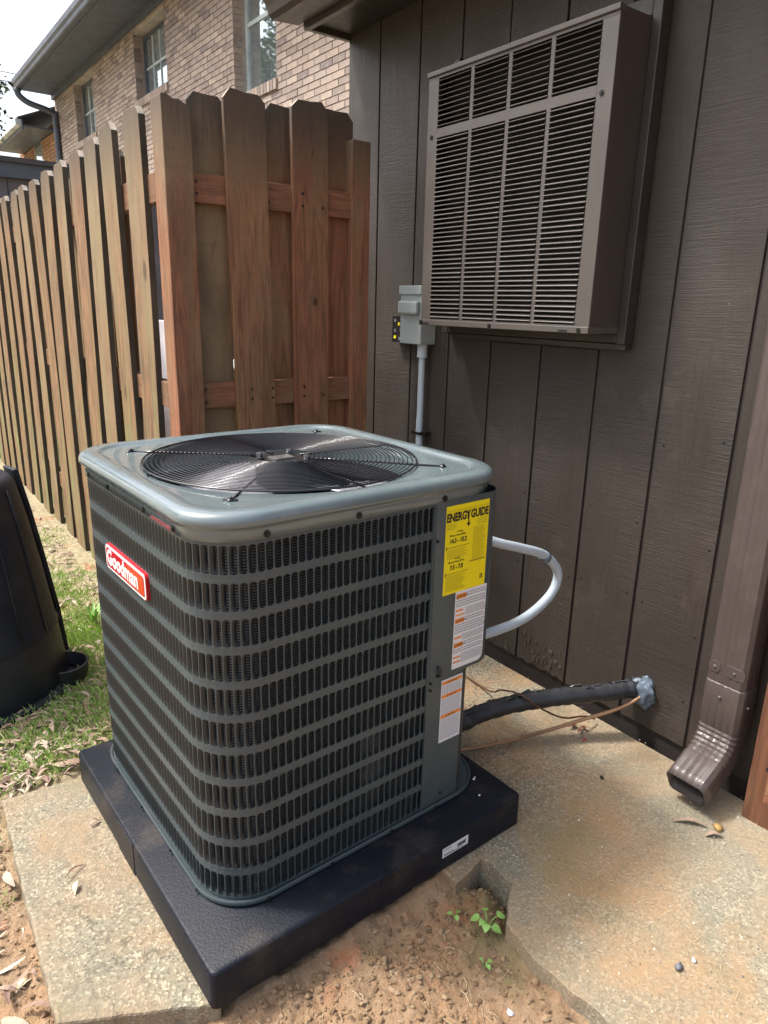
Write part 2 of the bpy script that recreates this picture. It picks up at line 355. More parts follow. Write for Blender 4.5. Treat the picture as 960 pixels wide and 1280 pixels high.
# ------------------------------------------------------------ mesh helpers
class MB:
    """collects geometry for one mesh"""
    def __init__(s): s.v = []; s.f = []; s.mi = []
    def add(s, vs, fs, mi=0):
        b = len(s.v); s.v.extend([tuple(p) for p in vs])
        for f in fs: s.f.append(tuple(b + i for i in f)); s.mi.append(mi)
        return s
    def box(s, lo, hi, mi=0, mat=None):
        (a, b, c), (d, e, f) = lo, hi
        vs = [(a, b, c), (d, b, c), (d, e, c), (a, e, c), (a, b, f), (d, b, f), (d, e, f), (a, e, f)]
        if mat is not None: vs = [tuple(mat @ Vector(p)) for p in vs]
        return s.add(vs, [(3, 2, 1, 0), (4, 5, 6, 7), (0, 1, 5, 4), (1, 2, 6, 5), (2, 3, 7, 6), (3, 0, 4, 7)], mi)
    def tube(s, pts, r, seg=8, mi=0, cap=True, rf=None):
        pts = [Vector(p) for p in pts]; n = len(pts); b = len(s.v)
        up = Vector((0, 0, 1)); prev = None
        for i, p in enumerate(pts):
            d = (pts[min(i + 1, n - 1)] - pts[max(i - 1, 0)]).normalized()
            if prev is None:
                a = d.cross(up)
                if a.length < 1e-3: a = d.cross(Vector((1, 0, 0)))
                a.normalize()
            else:
                a = prev - d * prev.dot(d); a.normalize()
            prev = a; q = d.cross(a)
            rr = r if rf is None else rf(i / (n - 1))
            for k in range(seg):
                t_ = 2 * PI * k / seg
                s.v.append(tuple(p + (a * math.cos(t_) + q * math.sin(t_)) * rr))
        for i in range(n - 1):
            for k in range(seg):
                k2 = (k + 1) % seg
                s.f.append((b + i * seg + k, b + i * seg + k2, b + (i + 1) * seg + k2, b + (i + 1) * seg + k)); s.mi.append(mi)
        if cap:
            s.f.append(tuple(b + k for k in range(seg))[::-1]); s.mi.append(mi)
            s.f.append(tuple(b + (n - 1) * seg + k for k in range(seg))); s.mi.append(mi)
        return s
    def rings(s, rings, closed=True, mi=0, cap0=False, cap1=False):
        b = len(s.v); m = len(rings[0])
        for r in rings: s.v.extend([tuple(p) for p in r])
        for i in range(len(rings) - 1):
            for k in range(m if closed else m - 1):
                k2 = (k + 1) % m
                s.f.append((b + i * m + k, b + i * m + k2, b + (i + 1) * m + k2, b + (i + 1) * m + k)); s.mi.append(mi)
        if cap0: s.f.append(tuple(b + k for k in range(m))[::-1]); s.mi.append(mi)
        if cap1: s.f.append(tuple(b + (len(rings) - 1) * m + k for k in range(m))); s.mi.append(mi)
        return s
    def prism(s, poly, axis, a, b_, mi=0):
        """poly 2-D outline extruded along axis from a to b_"""
        def P(p, h):
            return {'x': (h, p[0], p[1]), 'y': (p[0], h, p[1]), 'z': (p[0], p[1], h)}[axis]
        n = len(poly)
        vs = [P(p, a) for p in poly] + [P(p, b_) for p in poly]
        fs = [tuple(range(n))[::-1], tuple(range(n, 2 * n))] + [(i, (i + 1) % n, n + (i + 1) % n, n + i) for i in range(n)]
        return s.add(vs, fs, mi)
    def mesh(s, name, mats, smooth=False, fixn=True):
        me = bpy.data.meshes.new(name)
        me.from_pydata(s.v, [], s.f)
        for m in (mats if isinstance(mats, (list, tuple)) else [mats]): me.materials.append(m)
        me.polygons.foreach_set('material_index', s.mi)
        if fixn:
            bm = bmesh.new(); bm.from_mesh(me); bmesh.ops.recalc_face_normals(bm, faces=bm.faces); bm.to_mesh(me); bm.free()
        if smooth: me.polygons.foreach_set('use_smooth', [True] * len(me.polygons))
        me.update(); return me
    def build(s, name, mats, parent=None, smooth=False, fixn=True, bevel=0, sharp=None, loc=None):
        me = s.mesh(name, mats, smooth, fixn)
        o = bpy.data.objects.new(name, me); COL.objects.link(o)
        if parent is not None: o.parent = parent
        if loc is not None: o.location = loc
        if bevel:
            bv = o.modifiers.new('bevel', 'BEVEL'); bv.width = bevel; bv.segments = 2; bv.limit_method = 'ANGLE'; bv.angle_limit = rad(40)
        if sharp is not None:
            try:
                bm = bmesh.new(); bm.from_mesh(me)
                for e in bm.edges:
                    if len(e.link_faces) == 2 and e.calc_face_angle(0) > sharp: e.smooth = False
                bm.to_mesh(me); bm.free()
            except Exception: pass
        return o
def tag(o, label=None, cat=None, group=None, kind=None):
    if label: o['label'] = label
    if cat: o['category'] = cat
    if group: o['group'] = group
    if kind: o['kind'] = kind
    return o
def thing(name, label, cat, loc=(0, 0, 0), rz=0, group=None):
    o = bpy.data.objects.new(name, None); COL.objects.link(o)
    o.location = loc; o.rotation_euler = (0, 0, rz); o.empty_display_size = .1
    return tag(o, label, cat, group)
class Off:
    """MB whose coordinates are world (or pad-frame) metres, shifted to the thing's base on build"""
def shift(mb, loc):
    mb.v = [(x - loc[0], y - loc[1], z - loc[2]) for x, y, z in mb.v]; return mb
def text(name, body, size, mat, parent, origin, xdir, ydir, ext=.0004, align='LEFT', sx=1., bold=0.):
    cu = bpy.data.curves.new(name, 'FONT'); cu.body = body; cu.size = size; cu.extrude = ext; cu.align_x = align; cu.offset = bold
    cu.resolution_u = 3
    o = bpy.data.objects.new(name, cu); COL.objects.link(o)
    bpy.context.view_layer.update()
    me = bpy.data.meshes.new_from_object(o.evaluated_get(bpy.context.evaluated_depsgraph_get()))
    bpy.data.objects.remove(o)
    X = Vector(xdir).normalized(); Y = Vector(ydir).normalized(); Z = X.cross(Y)
    for v in me.vertices:
        p = Vector(origin) + X * v.co.x * sx + Y * v.co.y + Z * v.co.z
        v.co = p
    me.materials.clear(); me.materials.append(mat)
    o = bpy.data.objects.new(name, me); COL.objects.link(o)
    if parent is not None: o.parent = parent
    return o

# ============================================================ SETTING
# ---- ground: one sheet to the horizon, fine near the camera
_VN = {}
def vnoise(x, y, sc, seed):
    if seed not in _VN: _VN[seed] = np.random.RandomState(seed).rand(256, 256)
    g = _VN[seed]
    X = x * sc; Y = y * sc; xi = np.floor(X).astype(int); yi = np.floor(Y).astype(int)
    fx = X - xi; fy = Y - yi; fx = fx * fx * (3 - 2 * fx); fy = fy * fy * (3 - 2 * fy)
    a = g[xi % 256, yi % 256]; b = g[(xi + 1) % 256, yi % 256]; c = g[xi % 256, (yi + 1) % 256]; d = g[(xi + 1) % 256, (yi + 1) % 256]
    return (a * (1 - fx) + b * fx) * (1 - fy) + (c * (1 - fx) + d * fx) * fy
def sm(a, b, x):
    t_ = np.clip((x - a) / (b - a), 0, 1); return t_ * t_ * (3 - 2 * t_)
def ground_h(x, y):
    x = np.asarray(x, float); y = np.asarray(y, float)
    base = -.040 + .028 * sm(.60, .95, y)            # clay at the front lies lower than the leafy strip behind
    rough = (vnoise(x, y, 9, 1) - .5) * .020 + (vnoise(x, y, 27, 2) - .5) * .012 + (vnoise(x, y, 70, 3) - .5) * .011 + (vnoise(x, y, 120, 4) - .5) * .006
    rough = rough * (1 - .45 * sm(.8, 1.2, y))
    mound = .006 * np.exp(-(((x - .64) / .05) ** 2 + ((y + .07) / .05) ** 2)) + .026 * np.exp(-((y - .01 - .034 * x) / .055) ** 2) * sm(-.02, .12, x)
    under = sm(-.23, -.19, x) * sm(.045, .085, y - .034 * x + .06 * (x < 0) * 0) * (1 - sm(.82, .86, y))
    under2 = sm(.61, .66, x) * (1 - sm(1.5, 1.8, y)) * (1 - sm(1.55, 1.75, x))
    keep = np.clip(under + under2 * (1 - np.exp(-(((x - .64) / .06) ** 2 + ((y + .06) / .06) ** 2))), 0, 1)
    far = sm(3, 9, np.hypot(x - .4, y - .5))
    h = (base + rough + mound) * (1 - keep) + keep * -.12
    return h * (1 - far) - .03 * far
def axis_pts(lo, hi, step, far):
    a = list(np.arange(lo, hi, step)); s_ = step; p = a[-1]
    while p < far: s_ *= 1.25; p += s_; a.append(p)
    s_ = step; p = a[0]; pre = []
    while p > -far: s_ *= 1.25; p -= s_; pre.append(p)
    return np.array(pre[::-1] + a)
gx = axis_pts(-.75, .85, .0085, 220); gy = axis_pts(-.75, 1.5, .0095, 220)
X, Y = np.meshgrid(gx, gy); Z = ground_h(X, Y)
nx, ny = len(gx), len(gy)
vs = np.stack([X.ravel(), Y.ravel(), Z.ravel()], 1)
idx = np.arange(nx * ny).reshape(ny, nx)
fs = np.stack([idx[:-1, :-1].ravel(), idx[:-1, 1:].ravel(), idx[1:, 1:].ravel(), idx[1:, :-1].ravel()], 1)
me = bpy.data.meshes.new('ground'); me.from_pydata(vs.tolist(), [], fs.tolist())
me.polygons.foreach_set('use_smooth', [True] * len(me.polygons)); me.materials.append(M['soil'])
o = bpy.data.objects.new('ground', me); COL.objects.link(o); tag(o, kind='structure')
def gh(x, y): return float(ground_h(x, y))

# ---- patio slab with its notched broken edge
def jag(pts, step, amp):
    out = []
    for i in range(len(pts)):
        a = Vector(pts[i]); b = Vector(pts[(i + 1) % len(pts)]); n = max(1, int((b - a).length / step)) if (b - a).length < 3 else 1
        d = (b - a); pr = Vector((-d.y, d.x)).normalized()
        for k in range(n):
            p = a + d * k / n
            if k: p = p + pr * random.uniform(-amp, amp)
            out.append((p.x, p.y))
    return out
def slab(name, poly, top, thick, mat, amp=.004, round_=.004):
    bm = bmesh.new()
    pl = jag(poly, .022, amp)
    vt = [bm.verts.new((x, y, top)) for x, y in pl]
    ft = bm.faces.new(vt)
    r = bmesh.ops.extrude_face_region(bm, geom=[ft])
    for v in [g for g in r['geom'] if isinstance(g, bmesh.types.BMVert)]: v.co.z -= thick; v.co.x += random.uniform(-.002, .002)
    bmesh.ops.recalc_face_normals(bm, faces=bm.faces)
    me = bpy.data.meshes.new(name); bm.to_mesh(me); bm.free(); me.materials.append(mat)
    o = bpy.data.objects.new(name, me); COL.objects.link(o)
    bv = o.modifiers.new('bevel', 'BEVEL'); bv.width = round_; bv.segments = 2; bv.limit_method = 'ANGLE'; bv.angle_limit = rad(50)
    return tag(o, kind='structure')
slab('patio_slab', [(.587, 1.30), (.587, -.028), (.692, -.004), (.697, -.103), (.607, -.172), (.588, -.26), (.592, -.34), (.604, -.42), (.60, -.62), (.61, -2.6), (1.44, -2.6), (1.44, 1.30)], 0, .085, M['patio'], .0040, .0014)
slab('concrete_slab', [(-.246, .150), (-.10, .075), (.02, .012), (.05, .09), (.56, .11), (.56, .84), (-.03, .868), (-.225, .885), (-.236, .5)], 0, .085, M['slab'], .0022, .006)

# ============================================================ AIR CONDITIONER (pad frame)
TH = rad(1.96)
def W(x, y, z=0): return (math.cos(TH) * x - math.sin(TH) * y, math.sin(TH) * x + math.cos(TH) * y, z)

# ---- pad
PB = (.43, .43, 0)
pad = thing('equipment_pad', 'thick black plastic pad lying under the big outdoor unit', 'pad', W(*PB), TH)
PZ = .0893
PP = .860
def rr_outline(x0, y0, x1, y1, r, n=4):
    pts = []
    for cx, cy, a in ((x1 - r, y1 - r, 0), (x0 + r, y1 - r, 90), (x0 + r, y0 + r, 180), (x1 - r, y0 + r, 270)):
        for k in range(n + 1):
            t_ = rad(a + 90 * k / n); pts.append((cx + r * math.cos(t_), cy + r * math.sin(t_)))
    return pts
mb = MB(); rg = []
for ins, z in ((.004, .001), (.0, .004), (.0, PZ - .006), (.0018, PZ - .0018), (.006, PZ)):
    rg.append([(x, y, z) for x, y in rr_outline(ins, ins, PP - ins, PP - ins, .014 - ins * .5)])
mb.rings(rg, cap0=True, cap1=True)
shift(mb, PB).build('pad_body', M['pad'], pad, smooth=True, sharp=rad(50))
# finger recess steps along the two visible edges
for (lo, hi) in (((-.0014, .42, .0), (.0045, .53, PZ - .0012)), ((.40, -.0014, .0), (.49, .0045, PZ - .0012))):
    mb = MB(); mb.box(lo, hi); shift(mb, PB).build('edge_step', M['pad'], pad, bevel=.001)
# bar code sticker
lab = MB(); lab.box((.584, -.0012, .038), (.668, .0002, .063), 0)
x = .632
random.seed(5)
for k in range(13):
    wd = random.choice((.0007, .0012, .0018)); lab.box((x, -.0016, .046), (x + wd, -.0011, .056), 1); x += wd + random.choice((.0007, .0011))
for z_, x0_, x1_ in ((.058, .588, .612), (.0415, .588, .65), (.045, .588, .618)):
    lab.box((x0_, -.0016, z_), (x1_, -.0011, z_ + .0012), 1)
shift(lab, PB).build('barcode_sticker', [M['white'], M['ink']], pad)

# ---- the unit
UC = (.446, .476, PZ + .003)
unit = thing('outdoor_air_conditioner', 'large grey louvred outdoor air conditioner with a round fan grille on top', 'air conditioner', W(*UC), TH)
def U(mb): return shift(mb, UC)
HALF = .377; CR = .115
def rsq(th, a, r):
    """radius of a rounded square (half size a, corner radius r) in direction th"""
    c, s_ = abs(math.cos(th)), abs(math.sin(th))
    R1 = a / max(c, s_)
    px, py = R1 * c, R1 * s_
    if px > a - r and py > a - r:
        k = a - r
        b = k * (c + s_); cc_ = 2 * k * k - r * r
        return b + math.sqrt(max(0, b * b - cc_))
    return R1
NC = 176
def sqring(a, r, z, circ=None):
    out = []
    for k in range(NC):
        th = 2 * PI * k / NC
        R_ = circ if circ else rsq(th, a, r)
        out.append((UC[0] + R_ * math.cos(th), UC[1] + R_ * math.sin(th), z))
    return out
ZB = .889
mb = MB()
H_ = HALF
mb.rings([sqring(H_ - .002, CR - .002, ZB - .004), sqring(H_ + .0038, CR, ZB - .003), sqring(H_ + .0045, CR, ZB + .015), sqring(H_ + .0055, CR, ZB + .0205),
          sqring(H_ + .0105, CR + .003, ZB + .0235), sqring(H_ + .0138, CR + .005, ZB + .029), sqring(H_ + .0138, CR + .005, ZB + .037), sqring(H_ + .010, CR + .003, ZB + .0455),
          sqring(H_ + .002, CR, ZB + .0505), sqring(H_ - .011, CR - .006, ZB + .052), sqring(H_ - .024, CR - .014, ZB + .052), sqring(H_ - .028, CR - .018, ZB + .0505), sqring(H_ - .032, CR - .022, ZB + .0465),
          sqring(H_ - .0365, CR - .026, ZB + .0447), sqring(H_ - .041, CR - .028, ZB + .0445), sqring(0, 0, ZB + .044, .328), sqring(0, 0, ZB + .0425, .321), sqring(0, 0, ZB + .038, .317), sqring(0, 0, ZB + .02, .315), sqring(0, 0, ZB - .02, .314)])
U(mb).build('top_cap', M['unit_cap'], unit, smooth=True)
# orifice ring and interior
mb = MB(); mb.rings([sqring(0, 0, ZB - .02, .311), sqring(0, 0, ZB - .11, .309)]); U(mb).build('fan_shroud', M['dark'], unit, smooth=True)
# screws on the cap flange
scr = MB()
def screw_at(mb, p, n, r=.0052, h=.004):
    p = Vector(p); n = Vector(n).normalized()
    mb.tube([p, p + n * h * .45], r * 1.35, 10); mb.tube([p + n * h * .4, p + n * h], r * .8, 6)
def mini(name, fn, mat, parent, base):
    mb = MB(); fn(mb); return shift(mb, base).build(name, mat, parent)
for x in (.19, .395, .625): mini('screw', lambda m: screw_at(m, (x, UC[1] - HALF - .0048, ZB + .006), (0, -1, 0)), M['screw'], unit, UC)
for y in (.215, .365, .583, .72): mini('screw', lambda m: screw_at(m, (UC[0] - HALF - .0048, y, ZB + .006), (-1, 0, 0)), M['screw'], unit, UC)

# ---- perimeter path: start at the front panel, left to the corner, left face, back, right
XP = .603
x0, x1, y0, y1 = UC[0] - HALF, UC[0] + HALF, UC[1] - HALF, UC[1] + HALF
segs = [('l', (XP, y0), (x0 + CR, y0)), ('a', (x0 + CR, y0 + CR), -90, -180), ('l', (x0, y0 + CR), (x0, y1 - CR)), ('a', (x0 + CR, y1 - CR), 180, 90),
        ('l', (x0 + CR, y1), (x1 - CR, y1)), ('a', (x1 - CR, y1 - CR), 90, 0), ('l', (x1, y1 - CR), (x1, y0 + .30))]
lens = [(Vector(s_[2]) - Vector(s_[1])).length if s_[0] == 'l' else CR * PI / 2 for s_ in segs]
TOT = sum(lens)
def path(s_):
    s_ = min(max(s_, 0), TOT)
    for sg, L in zip(segs, lens):
        if s_ <= L + 1e-9: break
        s_ -= L
    if sg[0] == 'l':
        a, b = Vector(sg[1]), Vector(sg[2]); d = (b - a).normalized(); p = a + d * s_
        return p, Vector((-d.y, d.x)) * 1.0, d
    a = rad(sg[2] + (sg[3] - sg[2]) * s_ / L); n = Vector((math.cos(a), math.sin(a)))
    return Vector(sg[1]) + n * CR, n, None
def pn(s_, z, off):
    p, n, d = path(s_)
    c0 = Vector((UC[0], UC[1]))
    if n.dot(p - c0) < 0: n = -n
    q = p + n * off
    return (q.x, q.y, z)
ROWS = 11; PITZ = .0716; ROWH = .0555; ZT = .8785
NS = int(TOT / .0172); P_ = TOT / NS
ow = P_ * .87; rr_ = ow * .36
NB = 3
for k in range(ROWS):
    zc = ZT - ROWH / 2 - k * PITZ
    hz = PITZ / 2
    ztop = zc + hz if k else ZB + .002
    zbot = zc - hz if k < ROWS - 1 else PZ + .012
    mb = MB(); vb = MB()
    for c_ in range(NS):
        sc = (c_ + .5) * P_
        inner = []
        for (sx_, sz_, a0) in ((1, 1, 0), (-1, 1, 90), (-1, -1, 180), (1, -1, 270)):
            for q in range(3):
                a = rad(a0 + 45 * q)
                inner.append((sc + sx_ * (ow / 2 - rr_) + rr_ * math.cos(a), zc + sz_ * (ROWH / 2 - rr_ * .8) + rr_ * .8 * math.sin(a)))
        outer = [(sc + P_ / 2, ztop), (sc - P_ / 2, ztop), (sc - P_ / 2, zbot), (sc + P_ / 2, zbot)]
        vs = [pn(a, b, 0) for a, b in outer] + [pn(a, b, 0) for a, b in inner] + [pn(a, b, -.0022) for a, b in inner]
        fs = []
        for c4 in range(4):
            i0 = 4 + c4 * 3
            fs += [(c4, i0 + 1, i0), (c4, i0 + 2, i0 + 1)]
            nx_ = 4 + ((c4 + 1) % 4) * 3
            fs.append((c4, (c4 + 1) % 4, nx_, i0 + 2))
        for q in range(12): fs.append((4 + q, 4 + (q + 1) % 12, 16 + (q + 1) % 12, 16 + q))
        mb.add(vs, fs)
        # vane: hinged at the far (right as seen from outside = smaller s) side, bulging outwards
        s0 = sc + ow / 2
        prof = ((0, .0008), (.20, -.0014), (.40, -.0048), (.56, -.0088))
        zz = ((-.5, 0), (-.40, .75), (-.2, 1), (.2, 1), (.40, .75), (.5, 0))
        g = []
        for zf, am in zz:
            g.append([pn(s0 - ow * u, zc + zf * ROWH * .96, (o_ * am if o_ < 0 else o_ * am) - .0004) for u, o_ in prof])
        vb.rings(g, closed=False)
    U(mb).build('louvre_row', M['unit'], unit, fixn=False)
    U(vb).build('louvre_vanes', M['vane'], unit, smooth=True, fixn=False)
# coil behind the louvres
mb = MB(); mb.rings([sqring(HALF - .017, CR - .015, PZ + .01), sqring(HALF - .017, CR - .015, ZB)]); U(mb).build('condenser_coil', M['fin'], unit, smooth=True)
# base pan with rolled lip
mb = MB()
mb.rings([sqring(H_ - .006, CR - .002, PZ + .003), sqring(H_ + .008, CR + .004, PZ + .004), sqring(H_ + .0095, CR + .005, PZ + .013), sqring(H_ + .0075, CR + .004, PZ + .0155), sqring(H_ + .0035, CR, PZ + .0145), sqring(H_ + .002, CR, PZ + .010), sqring(.345, .08, PZ + .0085)], cap1=True)
U(mb).build('base_pan', M['unit'], unit, smooth=True, sharp=rad(60))
for x in (.17, .33, .50, .64): mini('screw', lambda m: screw_at(m, (x, UC[1] - HALF - .0098, PZ + .009), (0, -1, 0), .003), M['screw'], unit, UC)
for y in (.20, .34, .52, .70): mini('screw', lambda m: screw_at(m, (UC[0] - HALF - .0098, y, PZ + .009), (-1, 0, 0), .003), M['screw'], unit, UC)
mb = MB()
for a in range(4):
    mb.box((UC[0] + (-.3, .26)[a % 2], UC[1] + (-.3, .26)[a // 2], PZ), (UC[0] + (-.26, .3)[a % 2], UC[1] + (-.26, .3)[a // 2], PZ + .003))
# front service panels -------------------------------------------------
# lower panel: front strip, then a chamfer going back into the valve bay
mb = MB()
prof = [(.6035, y0 - .0008), (.716, y0 - .0008), (.719, y0 + .001), (.7205, y0 + .005), (.7205, y0 + .115), (.81, y0 + .19), (x1 - .001, y0 + .30)]
mb.rings([[(a, b, PZ + .012) for a, b in prof], [(a, b, .458) for a, b in prof]], closed=False)
U(mb).build('lower_service_panel', M['unit'], unit, smooth=False)
# upper control cover
def cover_ring(z, inset=0):
    xr, yf = x1 - .005 - inset, y0 - .0042 + inset
    pts = [(.6045, yf + .004), (.6052, yf + .0008), (.607, yf)]
    for q in range(7):
        a = rad(-90 + 90 * q / 6); pts.append((xr - .052 + .052 * math.cos(a), yf + .052 + .052 * math.sin(a)))
    pts += [(xr, y0 + .31), (xr - .02, y0 + .31)]
    return [(a, b, z) for a, b in pts]
mb = MB(); mb.rings([cover_ring(.4600, .006), cover_ring(.4550, .001), cover_ring(.4575), cover_ring(ZB + .001)], closed=False)
U(mb).build('control_cover', M['unit'], unit, smooth=True, sharp=rad(35))
mb = MB(); mb.add([(a, b, .4595) for a, b, _ in cover_ring(0, .003)] , [tuple(range(12))]); U(mb).build('cover_bottom', M['unit'], unit)
# left narrow seam strip between louvres and cover
mb = MB(); mb.box((.5985, y0 - .0022, PZ + .013), (.6042, y0 + .004, ZB)); U(mb).build('panel_seam', M['unit'], unit)
# finger handle and screws at the cover's foot
mb = MB(); mb.tube([(.628, y0 - .004, .487), (.630, y0 - .012, .482), (.631, y0 - .013, .470), (.628, y0 - .005, .462)], .0035, 8); U(mb).build('cover_handle', M['screw'], unit, smooth=True)
for p in ((.6085, y0 - .0045, .450), (.6085, y0 - .0045, .432), (.6085, y0 - .0045, .80), (.66, y0 - .0012, .125)):
    mini('screw', lambda m: screw_at(m, p, (0, -1, 0), .0028), M['screw'], unit, UC)

# labels ---------------------------------------------------------------
YL = y0 - .0049
def vec(p): return (p[0] - UC[0], p[1] - UC[1], p[2] - UC[2])
energy = MB(); energy.box((.6325, YL, .664), (.7665, YL + .0012, .8745)); e_o = U(energy).build('energy_label', M['yellow'], unit)
tag(e_o, 'yellow energy guide sticker with black printing')
YT = YL - .0003
text('lettering', 'ENERG', .0265, M['ink'], e_o, vec((.6335, YT, .8385)), (1, 0, 0), (0, 0, 1), .0002, sx=.74, bold=.0012)
text('lettering', 'Y', .0265, M['ink'], e_o, vec((.6932, YT, .8385)), (1, 0, 0), (0, 0, 1), .0002, sx=.80, bold=.0012)
text('lettering', 'GUIDE', .0265, M['ink'], e_o, vec((.7080, YT, .8385)), (1, 0, 0), (0, 0, 1), .0002, sx=.72, bold=.0012)
mb = MB(); mb.box((.7002, YT - .0002, .825), (.7034, YT + .0002, .848)); mb.add([(.6952, YT - .0002, .8275), (.7086, YT - .0002, .8275), (.7019, YT - .0002, .8185)], [(0, 1, 2)])
U(mb).build('arrow', M['ink'], e_o, fixn=False)
text('lettering', '14.3 - 15.2', .0145, M['ink'], e_o, vec((.646, YT, .787)), (1, 0, 0), (0, 0, 1), .0002, sx=.84, bold=.0006)
text('lettering', '7.5 - 7.8', .0145, M['ink'], e_o, vec((.6505, YT, .7235)), (1, 0, 0), (0, 0, 1), .0002, sx=.84, bold=.0006)
text('lettering', 'Cooling', .0058, M['ink'], e_o, vec((.667, YT, .811)), (1, 0, 0), (0, 0, 1), .0002)
text('lettering', 'Efficiency Rating (SEER2)', .0058, M['ink'], e_o, vec((.6455, YT, .803)), (1, 0, 0), (0, 0, 1), .0002, sx=.85)
text('lettering', 'Heating', .0058, M['ink'], e_o, vec((.663, YT, .7475)), (1, 0, 0), (0, 0, 1), .0002)
text('lettering', 'Efficiency Rating (HSPF2)', .0058, M['ink'], e_o, vec((.6445, YT, .7395)), (1, 0, 0), (0, 0, 1), .0002, sx=.85)
mb = MB()
def hline(x0_, x1_, z, h=.0008, mi=0): mb.box((x0_, YT - .0001, z), (x1_, YT + .0003, z + h), mi)
for z in (.7765, .713): hline(.6375, .7075, z, .0009); hline(.6365, .6385, z - .004, .009); 
random.seed(9)
for z in np.arange(.8575, .8635, .003): hline(.6345, .7645, z, .0004, 1)
for z in np.arange(.771, .750, -.0030): hline(.639, .700 + random.uniform(-.01, .006), z, .0006, 1)
for z in np.arange(.708, .670, -.0030): hline(.639, .700 + random.uniform(-.012, .006), z, .0006, 1)
for z in np.arange(.814, .735, -.0030): hline(.719, .7615 - random.uniform(0, .012), z, .0006, 1)
for z in (.733, .7315): hline(.712, .7615, z, .0008)
for z in np.arange(.832, .82, -.004): hline(.7295, .7625, z, .0005); hline(.6345, .665 - random.uniform(0, .01), z, .0005)
for z in np.arange(.692, .680, -.003): hline(.7485, .758, z, .0016)
fp_ = U(mb).build('fine_print', [M['ink'], M['inkthin']], e_o); fp_['kind'] = 'stuff'

def warn(name, x0_, x1_, z0_, z1_, blocks, label, corner=0, yl=YL):
    b = MB()
    poly = [(x0_, z0_), (x1_ - corner, z0_)]
    if corner:
        for q in range(1, 5): a = rad(-90 + 90 * q / 4); poly.append((x1_ - corner + corner * math.cos(a), z0_ + corner + corner * math.sin(a)))
    else: poly.append((x1_, z0_))
    poly += [(x1_, z1_), (x0_, z1_)]
    b.prism(poly, 'y', yl, yl + .001)
    o_ = tag(U(b).build(name, M['white'], unit), label)
    m2 = MB(); yt = yl - .0002
    for kind, xa, xb, z, h in blocks:
        if kind == 'o':
            m2.box((xa, yt, z), (xb, yt + .0004, z + h), 0)
        else:
            zz_ = z
            while zz_ > z - h:
                x = xa
                while x < xb - .003:
                    wd = random.uniform(.0025, .008); m2.box((x, yt, zz_), (min(x + wd, xb), yt + .0004, zz_ + kind * .55), 1); x += wd + .0016
                zz_ -= kind
    U(m2).build('printed_blocks', [M['orange'], M['inkgrey']], o_)
    return o_, yt
# the cover's edge curves away at the right: the sheet stops where the rounding starts
wb = []
z = .650
wl, yt = warn('warning_label', .674, .7755, .465, .664,
    [('o', .6765, .709, .645, .0125), (.0062, .7115, .774, .654, .010), (.0062, .6765, .774, .638, .014),
     ('o', .6765, .700, .613, .005), ('o', .6765, .706, .602, .004), (.0042, .709, .774, .616, .018),
     ('o', .6765, .7065, .583, .012), (.0062, .711, .774, .591, .010), (.0062, .6765, .774, .576, .022),
     ('o', .6765, .7005, .543, .005), (.0042, .7035, .774, .549, .014),
     ('o', .6765, .7065, .520, .012), (.0062, .711, .774, .528, .010), (.0062, .6765, .774, .513, .012),
     ('o', .6765, .701, .492, .0045), ('o', .6765, .701, .480, .0045), (.0042, .7035, .774, .499, .022)], 'white warning sticker with orange bars on the upper cover', .018)
for z in (.648, .586, .523): text('lettering', 'WARNING', .0085, M['ink'], wl, vec((.6835, yt - .0001, z)), (1, 0, 0), (0, 0, 1), .0001, sx=.72)
mb = MB()
for z in (.6475, .5855, .5225): mb.add([(.678, yt - .0003, z), (.683, yt - .0003, z), (.6805, yt - .0003, z + .0065)], [(0, 1, 2)])
U(mb).build('warning_triangle', M['ink'], wl, fixn=False)
wl2, yt = warn('warning_label', .6465, .7155, .273, .443,
    [('o', .648, .714, .430, .009), (.0034, .649, .713, .4255, .022), ('o', .648, .714, .394, .009), (.0034, .649, .713, .3895, .042),
     ('o', .648, .714, .339, .009), (.0034, .649, .713, .3345, .056)], 'white warning sticker with three orange bars on the lower panel', 0, y0 - .0022)
for z in (.4315, .3955, .3405): text('lettering', 'WARNING', .0068, M['ink'], wl2, vec((.6705, yt - .0001, z)), (1, 0, 0), (0, 0, 1), .0001, sx=.8)
mb = MB()
for z in (.4312, .3952, .3402): mb.add([(.664, yt - .0003, z), (.669, yt - .0003, z), (.6665, yt - .0003, z + .006)], [(0, 1, 2)])
U(mb).build('warning_triangle', M['ink'], wl2, fixn=False)

# maker's badge on the left face ---------------------------------------
XB = x0 - .0035
def rp(ya, yb, za, zb, r, n=4):
    return [(p[0], p[1]) for p in rr_outline(ya, za, yb, zb, r, n)]
mb = MB(); mb.prism(rp(.376, .632, .6920, .7530, .012), 'x', x0 + .004, XB - .004)
bd = tag(U(mb).build('name_badge', M['badge_red'], unit, bevel=.001), 'red and white name plate')
mb = MB(); mb.prism(rp(.378, .630, .6940, .7510, .011), 'x', XB - .004, XB - .0047); U(mb).build('badge_border', M['badge_white'], bd)
mb = MB(); mb.prism(rp(.3845, .6235, .6995, .7455, .007), 'x', XB - .0046, XB - .0054); U(mb).build('badge_field', M['badge_red'], bd)
fld = [(.3875, .7015), (.505, .7015), (.520, .7225), (.493, .7295), (.485, .7435), (.3875, .7435)]
mb = MB(); mb.prism(fld, 'x', XB - .0053, XB - .0057); U(mb).build('badge_flash', M['badge_orange'], bd)
text('lettering', 'Goodman', .0500, M['badge_white'], bd, vec((XB - .0058, .6190, .7075)), (0, -1, 0), (0, 0, 1), .0004, sx=.99, bold=.0016)

